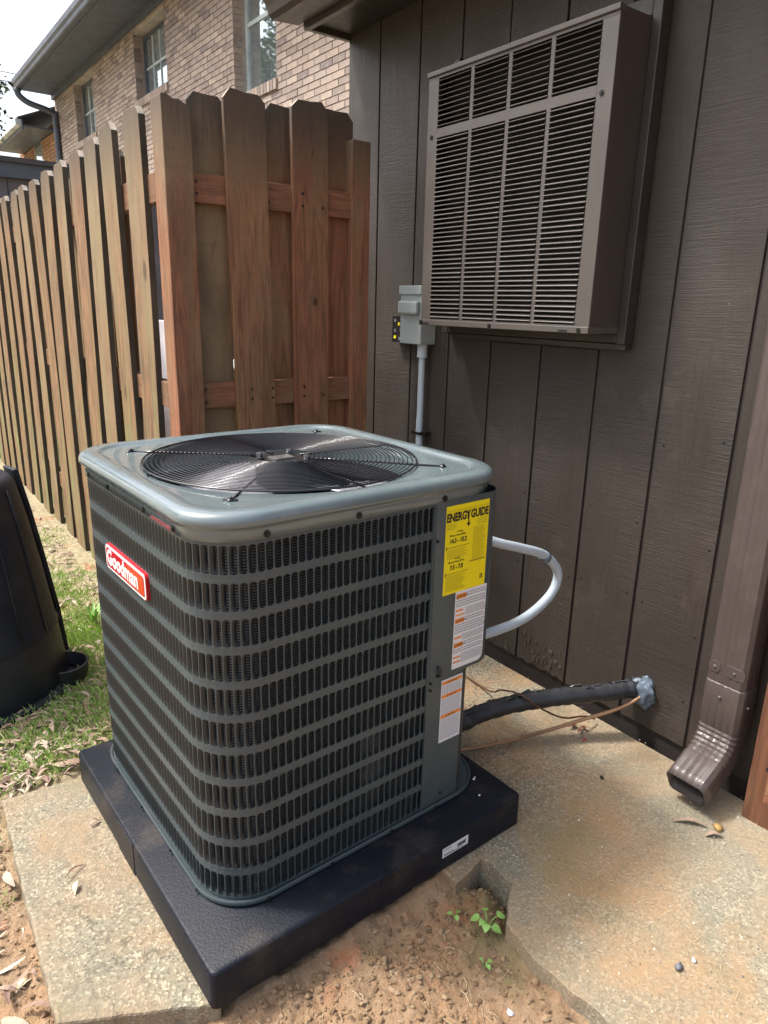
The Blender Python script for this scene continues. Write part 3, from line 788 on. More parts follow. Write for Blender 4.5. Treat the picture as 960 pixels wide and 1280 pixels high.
# fan grille -----------------------------------------------------------
gr_base = UC
GZ = ZB + .049
def dome(r): return GZ + .004 * (1 - (r / .33) ** 2)
def ring_mb(mb, r, wr, z, seg=72):
    n = 5; b = len(mb.v)
    for k in range(seg):
        a = 2 * PI * k / seg
        for q in range(n):
            t_ = 2 * PI * q / n; rr2 = r + wr * math.cos(t_)
            mb.v.append((UC[0] + rr2 * math.cos(a), UC[1] + rr2 * math.sin(a), z + wr * math.sin(t_)))
    for k in range(seg):
        for q in range(n):
            a, c = k, (k + 1) % seg; q2 = (q + 1) % n
            mb.f.append((b + a * n + q, b + a * n + q2, b + c * n + q2, b + c * n + q)); mb.mi.append(0)
gr = MB(); ring_mb(gr, .322, .0024, GZ); grille = U(gr).build('fan_grille', M['black'], unit, smooth=True)
r = .322 - .0106
while r > .072:
    mb = MB(); ring_mb(mb, r, .00125, dome(r), 64 if r > .15 else 40); U(mb).build('ring_wire', M['black'], grille, smooth=True); r -= .0106
for k in range(8):
    a = PI / 4 * k + rad(0) ; d = Vector((math.cos(a), math.sin(a)))
    r1 = .39 if k % 2 else .322
    mb = MB()
    pts = [(UC[0] + d.x * r, UC[1] + d.y * r, dome(min(r, .32)) - .003 - (.0015 if r > .33 else 0)) for r in (.05, .15, .25, .33, r1)]
    mb.tube(pts, .0026, 6)
    if k % 2:
        e = Vector((UC[0] + d.x * (r1 - .006), UC[1] + d.y * (r1 - .006), GZ - .004)); n = Vector((-d.y, d.x, 0))
        mb.tube([e - n * .014, e + n * .014], .0035, 6); screw_at(mb, (e.x, e.y, e.z), (0, 0, 1), .006, .006)
    U(mb).build('support_rod', M['black'], grille, smooth=True)
mb = MB(); mb.tube([(UC[0], UC[1], GZ - .012), (UC[0], UC[1], GZ - .002)], .078, 28); mb.tube([(UC[0], UC[1], GZ - .09), (UC[0], UC[1], GZ - .012)], .065, 24)
U(mb).build('motor_plate', M['screw'], unit)
mb = MB(); mb.box((UC[0] - .032, UC[1] - .018, GZ - .001), (UC[0] + .022, UC[1] + .016, GZ + .0022)); U(mb).build('motor_label', M['steel'], unit)
for a in range(4):
    mb = MB(); d = Vector((math.cos(PI / 4 + a * PI / 2), math.sin(PI / 4 + a * PI / 2)))
    mb.tube([(UC[0] + d.x * .058, UC[1] + d.y * .058, GZ - .002), (UC[0] + d.x * .058, UC[1] + d.y * .058, GZ + .008)], .0065, 6)
    U(mb).build('motor_nut', M['steel'], unit)
fan = MB(); fan.tube([(UC[0], UC[1], GZ - .15), (UC[0], UC[1], GZ - .09)], .045, 20)
fo = U(fan).build('fan', M['dark'], unit)
for b in range(3):
    mb = MB(); g = []
    a0 = rad(205 + 120 * b)
    for q in range(9):
        u = q / 8; row = []
        for k in range(7):
            r = .05 + .245 * k / 6
            span = rad(62 + 22 * k / 6)
            a = a0 + span * (u - .5) + rad(14) * (k / 6) ** 2
            row.append((UC[0] + r * math.cos(a), UC[1] + r * math.sin(a), GZ - .060 - .060 * u * (.5 + .5 * k / 6) + .01 * math.sin(u * PI)))
        g.append(row)
    mb.rings(g, closed=False); ob = U(mb).build('fan_blade', M['blade'], fo, smooth=True)
    sm_ = ob.modifiers.new('solid', 'SOLIDIFY'); sm_.thickness = .0015
mb = MB(); mb.rings([sqring(0, 0, PZ + .02, .30)], cap0=True); U(mb).build('unit_floor', M['dark'], unit)
# service valves in the bay
for (px, py, pz) in ((.752, y0 + .085, .165), (.752, y0 + .10, .215)):
    mb = MB(); mb.tube([(px - .02, py + .06, pz), (px, py, pz)], .011, 8); mb.tube([(px, py, pz - .015), (px, py, pz + .02)], .009, 8)
    v_o = U(mb).build('service_valve', M['steel'], unit, smooth=True)
    mb = MB(); mb.tube([(px, py - .004, pz - .006), (px + .004, py - .026, pz - .008)], .0085, 8); U(mb).build('valve_cap', M['red'], v_o, smooth=True)

# ============================================================ BROWN BUILDING
WX = 1.473
YE = 1.80
bld = thing('brown_building', 'dark brown building with vertical plank siding behind the big unit', 'building', (WX, .8, 0))
BB = (WX, .8, 0)
gro = [1.579, 1.326, 1.095, .867, .631, .400, .172, -.060, -.29, -.52, -.75, -.98, -1.21, -1.44]
edges = [YE] + gro
for i in range(len(edges) - 1):
    a, b = edges[i + 1] + .0048, edges[i] - .0048
    if i == 0: b = YE
    z0_ = .035
    spans = [(z0_, 2.6)]
    if .18 < a < .86: spans = [(z0_, 1.178), (1.184, 2.6)]
    for q, (za, zb) in enumerate(spans):
        mb = MB()
        up = (q == 1)
        xo = -.004 if up else 0
        if q == 0:
            # ragged lower edge (rotten on the boards next to the unit)
            n = 14; amp = .012 if .38 < a < 1.2 else .003
            random.seed(int(a * 100))
            bot = [(b - (b - a) * k / n, z0_ + .0 + (random.uniform(0, amp) if 0 < k < n else 0)) for k in range(n + 1)]
            poly = [(a, zb), (b, zb)] + bot
            poly = [(a, zb), (b, zb)] + bot
            mb.prism(poly, 'x', WX, WX + .013)
        else:
            mb.box((WX + xo, a, za), (WX + .013, b, zb))
        shift(mb, BB).build('siding_board', M['siding'], bld, bevel=.0015)
random.seed(44)
for y_ in (-.035, .147, .197, .375, .424, .607, .655):
    for z_ in (.16, .42, .68, .95):
        if random.random() < .55: mini('nail_head', lambda m: screw_at(m, (WX - .0002, y_ + random.uniform(-.004, .004), z_ + random.uniform(-.03, .03)), (-1, 0, 0), .0028, .0012), M['screw'], bld, BB)
mb = MB(); mb.box((WX + .007, -1.5, .04), (WX + .10, YE - .005, 2.6)); shift(mb, BB).build('wall_backing', M['trim'], bld)
mb = MB(); mb.box((WX + .012, -2.5, -.10), (WX + .12, YE - .02, .038)); shift(mb, BB).build('foundation', M['trim'], bld)
mb = MB(); mb.box((WX + .10, -1.5, -.1), (WX + .8, YE, 2.9)); shift(mb, BB).build('wall', M['siding'], bld)
# peeling splinters on the rotten boards
random.seed(3)
mb = MB()
for k in range(44):
    y = random.choice([random.uniform(.42, .60), random.uniform(.42, .60), random.uniform(.64, .98)]); z = random.uniform(.040, .10) if y > .6 else random.uniform(.045, .15)
    ww, hh = random.uniform(.006, .02), random.uniform(.008, .026); o_ = random.uniform(.002, .006)
    mb.add([(WX - .0005, y - ww / 2, z + hh), (WX - .0005, y + ww / 2, z + hh * random.uniform(.6, 1)), (WX - o_, y + ww * .35, z), (WX - o_ * .7, y - ww * .4, z - .003)], [(0, 1, 2, 3)])
so_ = shift(mb, BB).build('peeling_splinters', M['siding'], bld, fixn=False); so_['kind'] = 'stuff'
sm_ = so_.modifiers.new('solid', 'SOLIDIFY'); sm_.thickness = .0015
# eaves: soffit, fascia, gutter, roof
mb = MB(); mb.box((1.275, -2.0, 2.352), (WX + .02, YE - .01, 2.37)); shift(mb, BB).build('soffit', M['trim'], bld)
mb = MB(); mb.box((1.252, -2.0, 2.325), (1.276, YE - .005, 2.47)); mb.box((1.262, YE - .012, 2.332), (WX + .25, YE + .012, 2.36)); shift(mb, BB).build('fascia', M['gutter'], bld, bevel=.002)
gp = [(1.248, 2.346), (1.150, 2.340), (1.128, 2.338), (1.112, 2.352), (1.104, 2.376), (1.090, 2.396), (1.068, 2.410), (1.062, 2.44), (1.062, 2.462), (1.07, 2.462), (1.07, 2.44), (1.248, 2.46)]
mb = MB(); mb.prism(gp, 'y', -2.0, YE + .02); shift(mb, BB).build('gutter', M['gutter'], bld, bevel=.001)
mb = MB(); mb.add([(1.05, -2, 2.475), (1.05, YE + .03, 2.475), (3.0, YE + .03, 3.15), (3.0, -2, 3.15), (1.05, -2, 2.485), (1.05, YE + .03, 2.485), (3.0, YE + .03, 3.17), (3.0, -2, 3.17)], [(0, 1, 2, 3), (4, 7, 6, 5), (0, 4, 5, 1), (1, 5, 6, 2), (2, 6, 7, 3), (3, 7, 4, 0)])
shift(mb, BB).build('roof', M['roof'], bld)
mb = MB(); mb.box((WX - .03, .288, 1.184), (WX - .002, 1.06, 1.199)); shift(mb, BB).build('opening_trim', M['trim'], bld)

# ---- wall air conditioner
ac = thing('wall_air_conditioner', 'taupe louvred air conditioner box sticking out high on the brown wall', 'air conditioner', (1.38, .68, 1.22))
AB = (1.38, .68, 1.22)
XF = 1.300; AY0, AY1 = .313, 1.056; AZ0, AZ1 = 1.232, 2.026
mb = MB()
mb.box((XF + .004, AY0, AZ0), (WX + .01, AY0 + .003, AZ1)); mb.box((XF + .004, AY1 - .003, AZ0), (WX + .01, AY1, AZ1))
mb.box((XF + .004, AY0 + .003, AZ1 - .003), (WX + .01, AY1 - .003, AZ1 - .0005)); mb.box((XF + .004, AY0 + .003, AZ0 + .0005), (WX + .01, AY1 - .003, AZ0 + .003))
shift(mb, AB).build('casing', M['casing'], ac, bevel=.001)
mb = MB(); mb.box((XF + .05, AY0 + .01, AZ0 + .01), (XF + .06, AY1 - .01, AZ1 - .01)); shift(mb, AB).build('inner_coil', M['dark'], ac)
# columns of louvres (y ranges) – measured on the face
fl = .062; fr = .088
cols = []
yl0, yl1 = 1.006, .365
cw = (yl0 - yl1) / 4
div = .015
for k in range(4): cols.append((yl0 - k * cw - (div / 2 if k else 0), yl0 - (k + 1) * cw + (div / 2 if k < 3 else 0)))
zA, zB, zC, zD = 2.004, 1.857, 1.829, 1.252
fr_ = MB()
xa, xb = XF, XF + .004
fr_.box((xa, AY0, AZ0), (xb, AY1, zD)); fr_.box((xa, AY0, zA), (xb, AY1, AZ1)); fr_.box((xa, AY0, zD), (xb, cols[3][1], zA)); fr_.box((xa, cols[0][0], zD), (xb, AY1, zA))
fr_.box((xa, cols[3][1], zC), (xb, cols[0][0], zB))
for k in range(3):
    fr_.box((xa, cols[k + 1][0], zD), (xb, cols[k][1], zC)); fr_.box((xa, cols[k + 1][0], zB), (xb, cols[k][1], zA))
shift(fr_, AB).build('front_grille', M['wac'], ac, bevel=.0008)
# folded rim at top and bottom of the grille
mb = MB(); mb.box((XF - .007, AY0 - .003, AZ1 - .013), (XF + .02, AY1 + .003, AZ1 + .002)); shift(mb, AB).build('top_rim', M['wac'], ac, bevel=.002)
mb = MB(); mb.box((XF - .006, AY0 - .003, AZ0 - .003), (XF + .012, AY1 + .003, AZ0 + .016)); mb.box((XF + .012, AY0 - .003, AZ0 - .003), (WX - .045, AY0 + .001, AZ0 + .015)); shift(mb, AB).build('bottom_rim', M['wac'], ac, bevel=.002)
for y in (1.02, .40):
    mb = MB(); mb.box((XF - .0068, y - .017, AZ0 + .0), (XF - .0055, y + .017, AZ0 + .007))
    shift(mb, AB).build('drain_slot', M['dark'], ac, bevel=.001)
# slats: one object each, mesh shared inside a column set
def slat_mesh(wid, depth):
    m = MB(); n = 5; rg = []
    for q in range(n + 1):
        u = q / n; x = -.0025 + .0005 * u + depth * u; z = -.0075 * math.sin(u * PI * .5) * 1.0 + .0
        rg.append((x, z))
    sec = [(-.0035, -.0028), (-.0048, -.0012), (-.0035, .0004), (depth, .0062), (depth, .0052), (-.0025, -.0006), (-.0028, -.0024)]
    endin = .0035
    m.rings([[(x, wid / 2, z) for x, z in sec], [(x, wid / 2 - endin, z) for x, z in sec], [(x, -wid / 2 + endin, z) for x, z in sec], [(x, -wid / 2, z) for x, z in sec]], cap0=True, cap1=True)
    return m.mesh('slat', M['wac'])
PSL = .0146
for (za, zb, dep) in ((zA, zB, .014), (zC, zD, .012)):
    nsl = int(round((za - zb) / PSL)); st = (za - zb) / nsl
    meshes = [slat_mesh(c_[0] - c_[1], dep) for c_ in cols]
    for c_, me in zip(cols, meshes):
        for k in range(nsl):
            o = bpy.data.objects.new('slat', me); COL.objects.link(o); o.parent = ac
            o.location = (XF + .001 - AB[0], (c_[0] + c_[1]) / 2 - AB[1], za - (k + .5) * st - AB[2])
            o.rotation_euler = (0, rad(random.uniform(-4, 4)), 0)
for y, z in ((AY1 - .022, zB - .022), (AY0 + .034, zB - .022), (.70, AZ0 + .006), (AY0 + .03, AZ0 + .006), (AY1 - .01, AZ0 + .006)):
    mini('screw', lambda m: screw_at(m, (XF - .0005 if z > 1.3 else XF - .006, y, z), (-1, 0, 0), .0055), M['screw'], ac, AB)
mb = MB(); mb.box((WX - .045, .283, 1.20), (WX - .004, AY0 - .0005, 2.10)); mb.box((WX - .045, AY1 + .0005, 1.20), (WX - .004, 1.086, 2.10)); mb.box((WX - .043, AY0 + .0005, 1.202), (WX - .005, AY1 - .0005, AZ0 - .004)); mb.box((WX - .043, AY0 + .0005, AZ1 + .003), (WX - .005, AY1 - .0005, AZ1 + .05))
shift(mb, AB).build('wall_sleeve_trim', M['trim'], ac, bevel=.003)

# ---- disconnect box with conduit
BX = thing('disconnect_box', 'pale grey electrical disconnect box beside the louvred wall box', 'electrical box', (1.44, 1.24, 1.15))
DB = (1.44, 1.24, 1.15)
mb = MB(); mb.box((1.395, 1.172, 1.150), (WX - .001, 1.302, 1.362)); shift(mb, DB).build('box_body', M['box'], BX, bevel=.004)
mb = MB(); mb.box((1.388, 1.168, 1.335), (WX - .001, 1.306, 1.368)); shift(mb, DB).build('box_lid_hood', M['box'], BX, bevel=.003)
mb = MB(); mb.box((1.374, 1.178, 1.262), (1.397, 1.296, 1.312)); shift(mb, DB).build('pull_handle', M['box'], BX, bevel=.008)
mb = MB(); mb.tube([(1.435, 1.205, 1.150), (1.435, 1.205, 1.10)], .020, 12); shift(mb, DB).build('conduit_fitting', M['pvc'], BX, smooth=True, sharp=rad(50))
mb = MB(); mb.box((1.435, 1.325, 1.150), (WX - .001, 1.405, 1.252), 0)
for k, (y, z, w_) in enumerate(((1.385, 1.235, .012), (1.36, 1.222, .01), (1.345, 1.20, .014), (1.385, 1.195, .01), (1.385, 1.17, .014), (1.355, 1.165, .012))):
    mb.box((1.4335, y - w_ / 2, z - .006), (1.4355, y + w_ / 2, z + .006), 2 if k in (1, 4) else 1)
o = tag(shift(mb, (1.46, 1.365, 1.15)).build('small_black_box', [M['black'], plain('grey_contacts', (.25, .25, .25), .4, .5), M['yellow']], loc=(1.46, 1.365, 1.15)), 'small black box with white and yellow marks beside the pale disconnect box', 'electrical box')

def smoothpts(pts, n=10):
    P = [Vector(p) for p in pts]; P = [P[0] * 2 - P[1]] + P + [P[-1] * 2 - P[-2]]; out = []
    for i in range(1, len(P) - 2):
        for k in range(n):
            t_ = k / n; a, b, c, d = P[i - 1], P[i], P[i + 1], P[i + 2]
            out.append(.5 * ((2 * b) + (-a + c) * t_ + (2 * a - 5 * b + 4 * c - d) * t_ ** 2 + (-a + 3 * b - 3 * c + d) * t_ ** 3))
    out.append(P[-2]); return out
cd = thing('conduit', 'pale grey conduit running down the wall and looping into the big unit', 'conduit', (1.435, 1.205, 0))
CB = (1.435, 1.205, 0)
cp = smoothpts([(1.435, 1.205, 1.12), (1.435, 1.205, .90), (1.435, 1.205, .78), (1.430, 1.18, .70), (1.38, 1.0, .66), (1.22, .80, .68), (1.02, .62, .715), (.885, .46, .735), (.872, .33, .725), (.94, .27, .694), (1.03, .252, .664), (1.12, .248, .628), (1.185, .245, .565), (1.165, .245, .50), (1.06, .24, .455), (.93, .24, .445), (.79, .24, .455)], 9)
mb = MB(); mb.tube(cp, .0135, 12, rf=lambda u: .0135 if u > .2 else .0128 + .0012 * (int(u * 300) % 2)); shift(mb, CB).build('whip', M['pvc'], cd, smooth=True)
mb = MB(); mb.box((1.415, 1.178, .796), (WX - .001, 1.232, .806)); mb.tube([(1.44, 1.165, .80), (1.44, 1.185, .80)], .009, 8); shift(mb, CB).build('strap', M['screw'], cd)
i_ = int(len(cp) * .655)
mb = MB(); a = Vector((1.128, .249, .622)); mb.tube([a + Vector((-.008, 0, .004)), a + Vector((.008, 0, -.007))], .0165, 12); shift(mb, CB).build('coupling', M['putty'], cd, smooth=True)

# ---- refrigerant line set
ls = thing('refrigerant_line', 'thick black insulated pipe running from the unit into the brown wall', 'pipe', (1.47, .12, 0))
LB = (1.47, .12, 0)
lp = smoothpts([(.80, .36, .13), (.90, .345, .105), (1.00, .335, .115), (1.12, .30, .128), (1.25, .235, .140), (1.37, .165, .150), (1.45, .120, .158), (1.475, .105, .160)], 9)
random.seed(21)
jit = [random.uniform(-.0022, .0022) for _ in range(400)]
mb = MB(); mb.tube(lp, .03, 14, rf=lambda u: .0275 + jit[int(u * 90)] * .8); shift(mb, LB).build('foam_sleeve', M['foam'], ls, smooth=True)
# torn seam flaps along the top
mb = MB()
for k in range(26):
    i = 4 + int(k * 2.1); 
    if i >= len(lp) - 3: break
    p = lp[i]; d = (lp[i + 1] - lp[i]).normalized(); sd_ = d.cross(Vector((0, 0, 1))).normalized()
    L = random.uniform(.010, .022); hh = random.uniform(.003, .011); s0_ = random.uniform(-.008, .012)
    b0 = p + Vector((0, 0, .024)) + sd_ * s0_
    mb.add([b0 - d * L, b0 + d * L, b0 + d * L * .6 + Vector((0, 0, hh)) + sd_ * random.uniform(-.012, .012), b0 - d * L * .5 + Vector((0, 0, hh * .7)) + sd_ * random.uniform(-.01, .01)], [(0, 1, 2, 3)])
fo_ = shift(mb, LB).build('torn_seam', M['foam'], ls, fixn=False); sm_ = fo_.modifiers.new('solid', 'SOLIDIFY'); sm_.thickness = .003
mb = MB()
bm = bmesh.new(); bmesh.ops.create_icosphere(bm, subdivisions=4, radius=1)
for v in bm.verts:
    n = noise.noise(v.co * 1.7) * .40 + noise.noise(v.co * 4.2) * .16 + noise.noise(v.co * 11) * .05
    v.co = v.co * (1 + n); v.co = Vector((v.co.x * .026, v.co.y * .040, v.co.z * .050))
me = bpy.data.meshes.new('wall_sealant'); bm.to_mesh(me); bm.free(); me.materials.append(M['putty'])
me.polygons.foreach_set('use_smooth', [True] * len(me.polygons))
o = bpy.data.objects.new('wall_sealant', me); COL.objects.link(o); o.parent = ls; o.location = (1.468 - LB[0], .095 - LB[1], .158)
cpz = smoothpts([(.82, .36, .03), (.90, .335, .024), (1.05, .29, .020), (1.18, .25, .028), (1.30, .19, .062), (1.40, .118, .110), (1.455, .085, .152), (1.475, .085, .16)], 10)
mb = MB(); mb.tube(cpz, .0058, 8); o = shift(mb, (.9, .335, 0)).build('copper_line', M['copper'], None, smooth=True, loc=(.9, .335, 0))
tag(o, 'thin bare copper line lying along the concrete below the black pipe', 'pipe')
wp = smoothpts([(1.16, .86, .16), (1.21, .76, .05), (1.25, .66, .012), (1.235, .54, .02), (1.16, .43, .09), (1.10, .345, .158), (1.115, .285, .168), (1.16, .245, .128), (1.25, .222, .072), (1.35, .215, .045), (1.40, .21, .02)], 8)
mb = MB(); mb.tube(wp, .0030, 6); o = shift(mb, (1.25, .54, 0)).build('thermostat_wire', M['wire'], None, smooth=True, loc=(1.25, .54, 0))
tag(o, 'thin brown wire curling over the black pipe beside the brown wall', 'wire')

# ---- downspout
ds = thing('downspout', 'brown corrugated downspout with its elbow pouring onto the concrete', 'downspout', (1.42, -.195, 0))
SB = (1.42, -.195, 0)
def ds_sec(c, fx, fy, wy=.104, wx=.076, bul=0):
    """rounded rectangular section with ribs; c centre, fx = unit vector of 'front' normal, fy = width axis"""
    pts = []
    nrib = 5
    hw, hx = wy / 2 + bul, wx / 2 + bul
    # front side (towards -fx) with ribs
    for k in range(23):
        u = -1 + 2 * k / 22
        rib = .0034 * (abs(math.sin((u * .82 + .5) * PI * 3.5)) ** .5) if abs(u) < .86 else 0
        xx = -hx - rib
        if abs(u) > .86: xx = -hx + (abs(u) - .86) / .14 * .008
        pts.append((xx, u * hw))
    for k in range(1, 10): 
        u = k / 10; rib = .0015 * abs(math.sin(u * PI * 2.5))
        pts.append((-hx + .008 + u * (2 * hx - .012), hw + rib))
    for k in range(8): pts.append((hx, hw - 2 * hw * (k + .5) / 8))
    for k in range(1, 10):
        u = 1 - k / 10; rib = .0015 * abs(math.sin(u * PI * 2.5))
        pts.append((-hx + .008 + u * (2 * hx - .012), -hw - rib))
    return [tuple(Vector(c) + Vector(fx) * a + Vector(fy) * b) for a, b in pts]
XC, YC = 1.418, -.187
fy = (0, 1, 0)
mb = MB(); mb.rings([ds_sec((XC, YC, z), (1, 0, 0), fy) for z in (.30, 2.34)])
shift(mb, SB).build('pipe', M['downspout'], ds, smooth=True, sharp=rad(30))
# elbow: vertical piece then bending out towards -x with crimps
rg = []
def add_sec(c, ang, b): 
    fx = (math.cos(ang), 0, -math.sin(ang)); rg.append(ds_sec(c, fx, fy, bul=b))
for z in (.342, .338, .28, .214): add_sec((XC, YC, z), 0, .0025 if z < .34 else .0005)
ang = 0; px, pz = XC, .214; N = 14
for k in range(1, N + 1):
    ang = rad(62) * k / N
    px -= .0098 * math.sin(ang); pz -= .0098 * math.cos(ang)
    add_sec((px, YC, pz), ang, -.0004 if k % 2 else .0022)
for k in range(1, 4):
    px -= .030 * math.sin(ang); pz -= .030 * math.cos(ang); add_sec((px, YC, pz), ang, .001)
mb = MB(); mb.rings(rg); eo = shift(mb, SB).build('elbow', M['downspout'], ds, smooth=True, sharp=rad(32))
sm_ = eo.modifiers.new('solid', 'SOLIDIFY'); sm_.thickness = .0015; sm_.offset = -1
# strap tabs
for (ya, yb) in ((-.139, -.170), (-.179, -.237)):
    mb = MB(); ol = rr_outline(yb, .368, ya, .402, .013, 4); mb.prism(ol, 'x', XC - .0425, XC - .0400)
    s_o = shift(mb, SB).build('strap_tab', M['downspout'], ds, bevel=.001)
    mini('screw', lambda m: screw_at(m, (XC - .0422, (ya + yb) / 2, .385), (-1, 0, 0), .0032), M['steel'], ds, SB)
mb = MB(); mb.rings([[(XC - .0405, YC + .030, .378), (XC + .055, YC + .056, .378), (XC + .055, YC + .056, .394), (XC - .0405, YC + .030, .394)][::1]], cap0=True)
mini('screw', lambda m: screw_at(m, (XC - .0445, YC + .005, .305), (-1, 0, 0), .0032), M['steel'], ds, SB)
mini('screw', lambda m: screw_at(m, (XC - .01, YC - .0565, .29), (0, -1, 0), .0032), M['steel'], ds, SB)

# ---- right-hand fence end
rf = thing('wooden_gate_post', 'brown wooden post at the right edge next to the downspout', 'post', (1.42, -.36, 0))
RB = (1.42, -.36, 0)
mb = MB(); mb.box((1.375, -.415, -.02), (1.465, -.292, 1.9)); shift(mb, RB).build('post', M['gate'], rf, bevel=.003)
mb = MB(); mb.box((1.335, -.50, .10), (1.3745, -.352, .20)); shift(mb, RB).build('rail_end', M['rail'], rf, bevel=.003)
for p in ((1.3742, -.335, .17), (1.3345, -.395, .15)): mini('nail', lambda m: screw_at(m, p, (-1, 0, 0), .004, .002), M['screw'], rf, RB)

# ============================================================ FENCE
fence = thing('wooden_fence', 'tall reddish brown shadowbox fence with dog-eared boards wrapping behind the unit', 'fence', (.52, 1.40, 0))
FB = (.52, 1.40, 0)
def board_mb(wid, thick, h, lean=0, ear=.028, wob=0, wave=0):
    """upright board, base at z=0, centre x, thickness along y; dog-eared top"""
    n = 7
    m = MB()
    vs = []; 
    ph = random.uniform(0, 6)
    lev = [h * k / n for k in range(n)] + [h - ear]
    for yy in (-thick / 2, thick / 2):
        for z in lev:
            dx = wob * math.sin(z * 2.4 + ph); dy = wave * math.sin(z * 1.7 + ph * 1.3)
            vs += [(-wid / 2 + dx, yy + dy, z), (wid / 2 + dx, yy + dy, z)]
        dx = wob * math.sin(h * 2.4 + ph); dy = wave * math.sin(h * 1.7 + ph * 1.3)
        e2 = random.uniform(-.004, .004)
        vs += [(-wid / 2 + ear * .9 + dx, yy + dy, h + e2), (0 + dx, yy + dy, h + random.uniform(-.004, .003)), (wid / 2 - ear * .9 + dx, yy + dy, h - e2)]
    L = len(lev); st = 2 * L + 3; fs = []
    for s_ in (0, 1):
        b = s_ * st
        for i in range(L - 1):
            q = (b + 2 * i, b + 2 * i + 1, b + 2 * i + 3, b + 2 * i + 2); fs.append(q if s_ == 0 else q[::-1])
        q = (b + 2 * L - 2, b + 2 * L - 1, b + 2 * L + 2, b + 2 * L + 1, b + 2 * L); fs.append(q if s_ == 0 else q[::-1])
    lp_ = [2 * i + 1 for i in range(L)] + [2 * L + 2, 2 * L + 1, 2 * L] + [2 * i for i in range(L - 1, -1, -1)]
    for i in range(len(lp_)):
        a, b = lp_[i], lp_[(i + 1) % len(lp_)]; fs.append((a, a + st, b + st, b))
    m.add(vs, fs)
    nf = len(fs) - len(lp_)
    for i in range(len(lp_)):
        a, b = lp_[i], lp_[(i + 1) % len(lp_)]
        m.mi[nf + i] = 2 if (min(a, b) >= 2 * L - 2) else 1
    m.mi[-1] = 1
    return m
def place_board(name, x, y, z0_, wid, h, rz, mat, thick=.018, lean=0, wob=.003, wave=.004, ear=.028, tilt=0):
    m = board_mb(wid, thick, h, ear=ear, wob=wob, wave=wave)
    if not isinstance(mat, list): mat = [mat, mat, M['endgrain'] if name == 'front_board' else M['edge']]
    o = m.build(name, mat, fence, bevel=.0018)
    o.location = (x - FB[0], y - FB[1], z0_); o.rotation_euler = (tilt, lean, rz); return o
def nails(x, y, z, n, k):
    mini('nail', lambda m: screw_at(m, (x, y, z), n, .0035, .0015), M['screw'], fence, FB)
random.seed(8)
FY = 1.37
# corner post (two faces seen) with flat chipped top
mb = MB()
topz = lambda x, y: 1.905 - (x - .503) * .28 + (y - FY) * -.1
xs_ = [.503, .52, .541, .562, .582, .598]; ch = [-.006, .002, -.004, .003, -.002, -.009]
mb.prism([(.598, -.02)] + [(x_, topz(x_, FY) + c_) for x_, c_ in zip(xs_[::-1], ch[::-1])] + [(.503, -.02)], 'y', FY, FY + .095); shift(mb, FB).build('corner_post', M['fence_front'], fence, bevel=.003)
# front boards
bx = [(.818, .150, 1.950, -.0185), (1.036, .146, 1.963, -.003)]
for x, wd, h, ln in bx:
    place_board('front_board', x, FY + .009, -.02, wd, h + .02, 0, M['fence_olive'] if x < .9 else M['fence_front'], lean=ln, wob=.003)
    for dz in (1.665, 1.625, .99, .955):
        for sx_ in (-.038, .045): 
            if random.random() < .7: nails(x + sx_, FY - .001, dz, (0, -1, 0), 0)
for x, wd, h in ((.672, .134, 1.935), (.946, .130, 1.945), (1.176, .142, 1.965)):
    place_board('back_board', x, FY + .018 + .038 + .0095, -.02, wd, h + .02, 0, M['fence_olive'] if x < 1 else M['fence_front'], wob=.0025, wave=.002)
for kx, kz, kr in ((.795, 1.16, .013), (.775, 1.80, .016), (1.035, 1.80, .010), (1.045, 1.30, .012)):
    mb = MB(); n_ = 14
    rg = [[(kx + rr5 * .8 * math.cos(2 * PI * q / n_), FY - .0003 - d_, kz + rr5 * (1.25 + .15 * math.sin(q)) * math.sin(2 * PI * q / n_)) for q in range(n_)] for rr5, d_ in ((kr, -.0008), (kr * .9, .0012), (kr * .6, .0008), (kr * .3, .0014))]
    mb.rings(rg, cap1=True); shift(mb, FB).build('knot', M['knot'], fence, smooth=True, fixn=False)
for za, zb in ((1.602, 1.691), (.928, 1.017), (.22, .309)):
    mb = MB(); mb.box((.60, FY + .0185, za), (1.235, FY + .0560, zb)); shift(mb, FB).build('rail', M['rail'], fence, bevel=.002)
for z in (1.665, 1.63, .995, .95):
    nails(.612, FY + .018, z, (0, -1, 0), 0); nails(1.222, FY + .018, z, (0, -1, 0), 0)
# end post by the wall
mb = MB(); mb.box((1.215, FY + .012, -.02), (1.297, FY + .10, 1.872)); shift(mb, FB).build('end_post', M['fence_front'], fence, bevel=.003)
# left run: receding along y
LX = .485
near = [1.616, 1.885, 2.122, 2.378, 2.642, 2.920, 3.182, 3.484, 3.738, 4.03]
while near[-1] < 9.0: near.append(near[-1] + .27)
tops = [1.897, 1.891, 1.880, 1.871, 1.867, 1.863]
for k, y in enumerate(near):
    h = tops[k] if k < 6 else 1.862 + random.uniform(-.010, .010)
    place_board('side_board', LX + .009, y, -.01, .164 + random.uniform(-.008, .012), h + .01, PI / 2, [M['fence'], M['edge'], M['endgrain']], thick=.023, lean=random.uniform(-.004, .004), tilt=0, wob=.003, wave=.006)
    place_board('far_side_board', LX + .018 + .04 + .0095, y + .135, -.01, .136, 1.84 + random.uniform(-.012, .012), PI / 2, M['fence'], wob=.003, wave=.004)
yy = FY + .095
for za, zb in ((1.600, 1.689), (.928, 1.017), (.22, .309)):
    a = yy
    while a < 9.3:
        b = min(a + 2.44, 9.35)
        mb = MB(); mb.box((LX + .0185, a + .001, za), (LX + .0570, b - .001, zb)); shift(mb, FB).build('rail', M['raily'], fence, bevel=.002); a = b
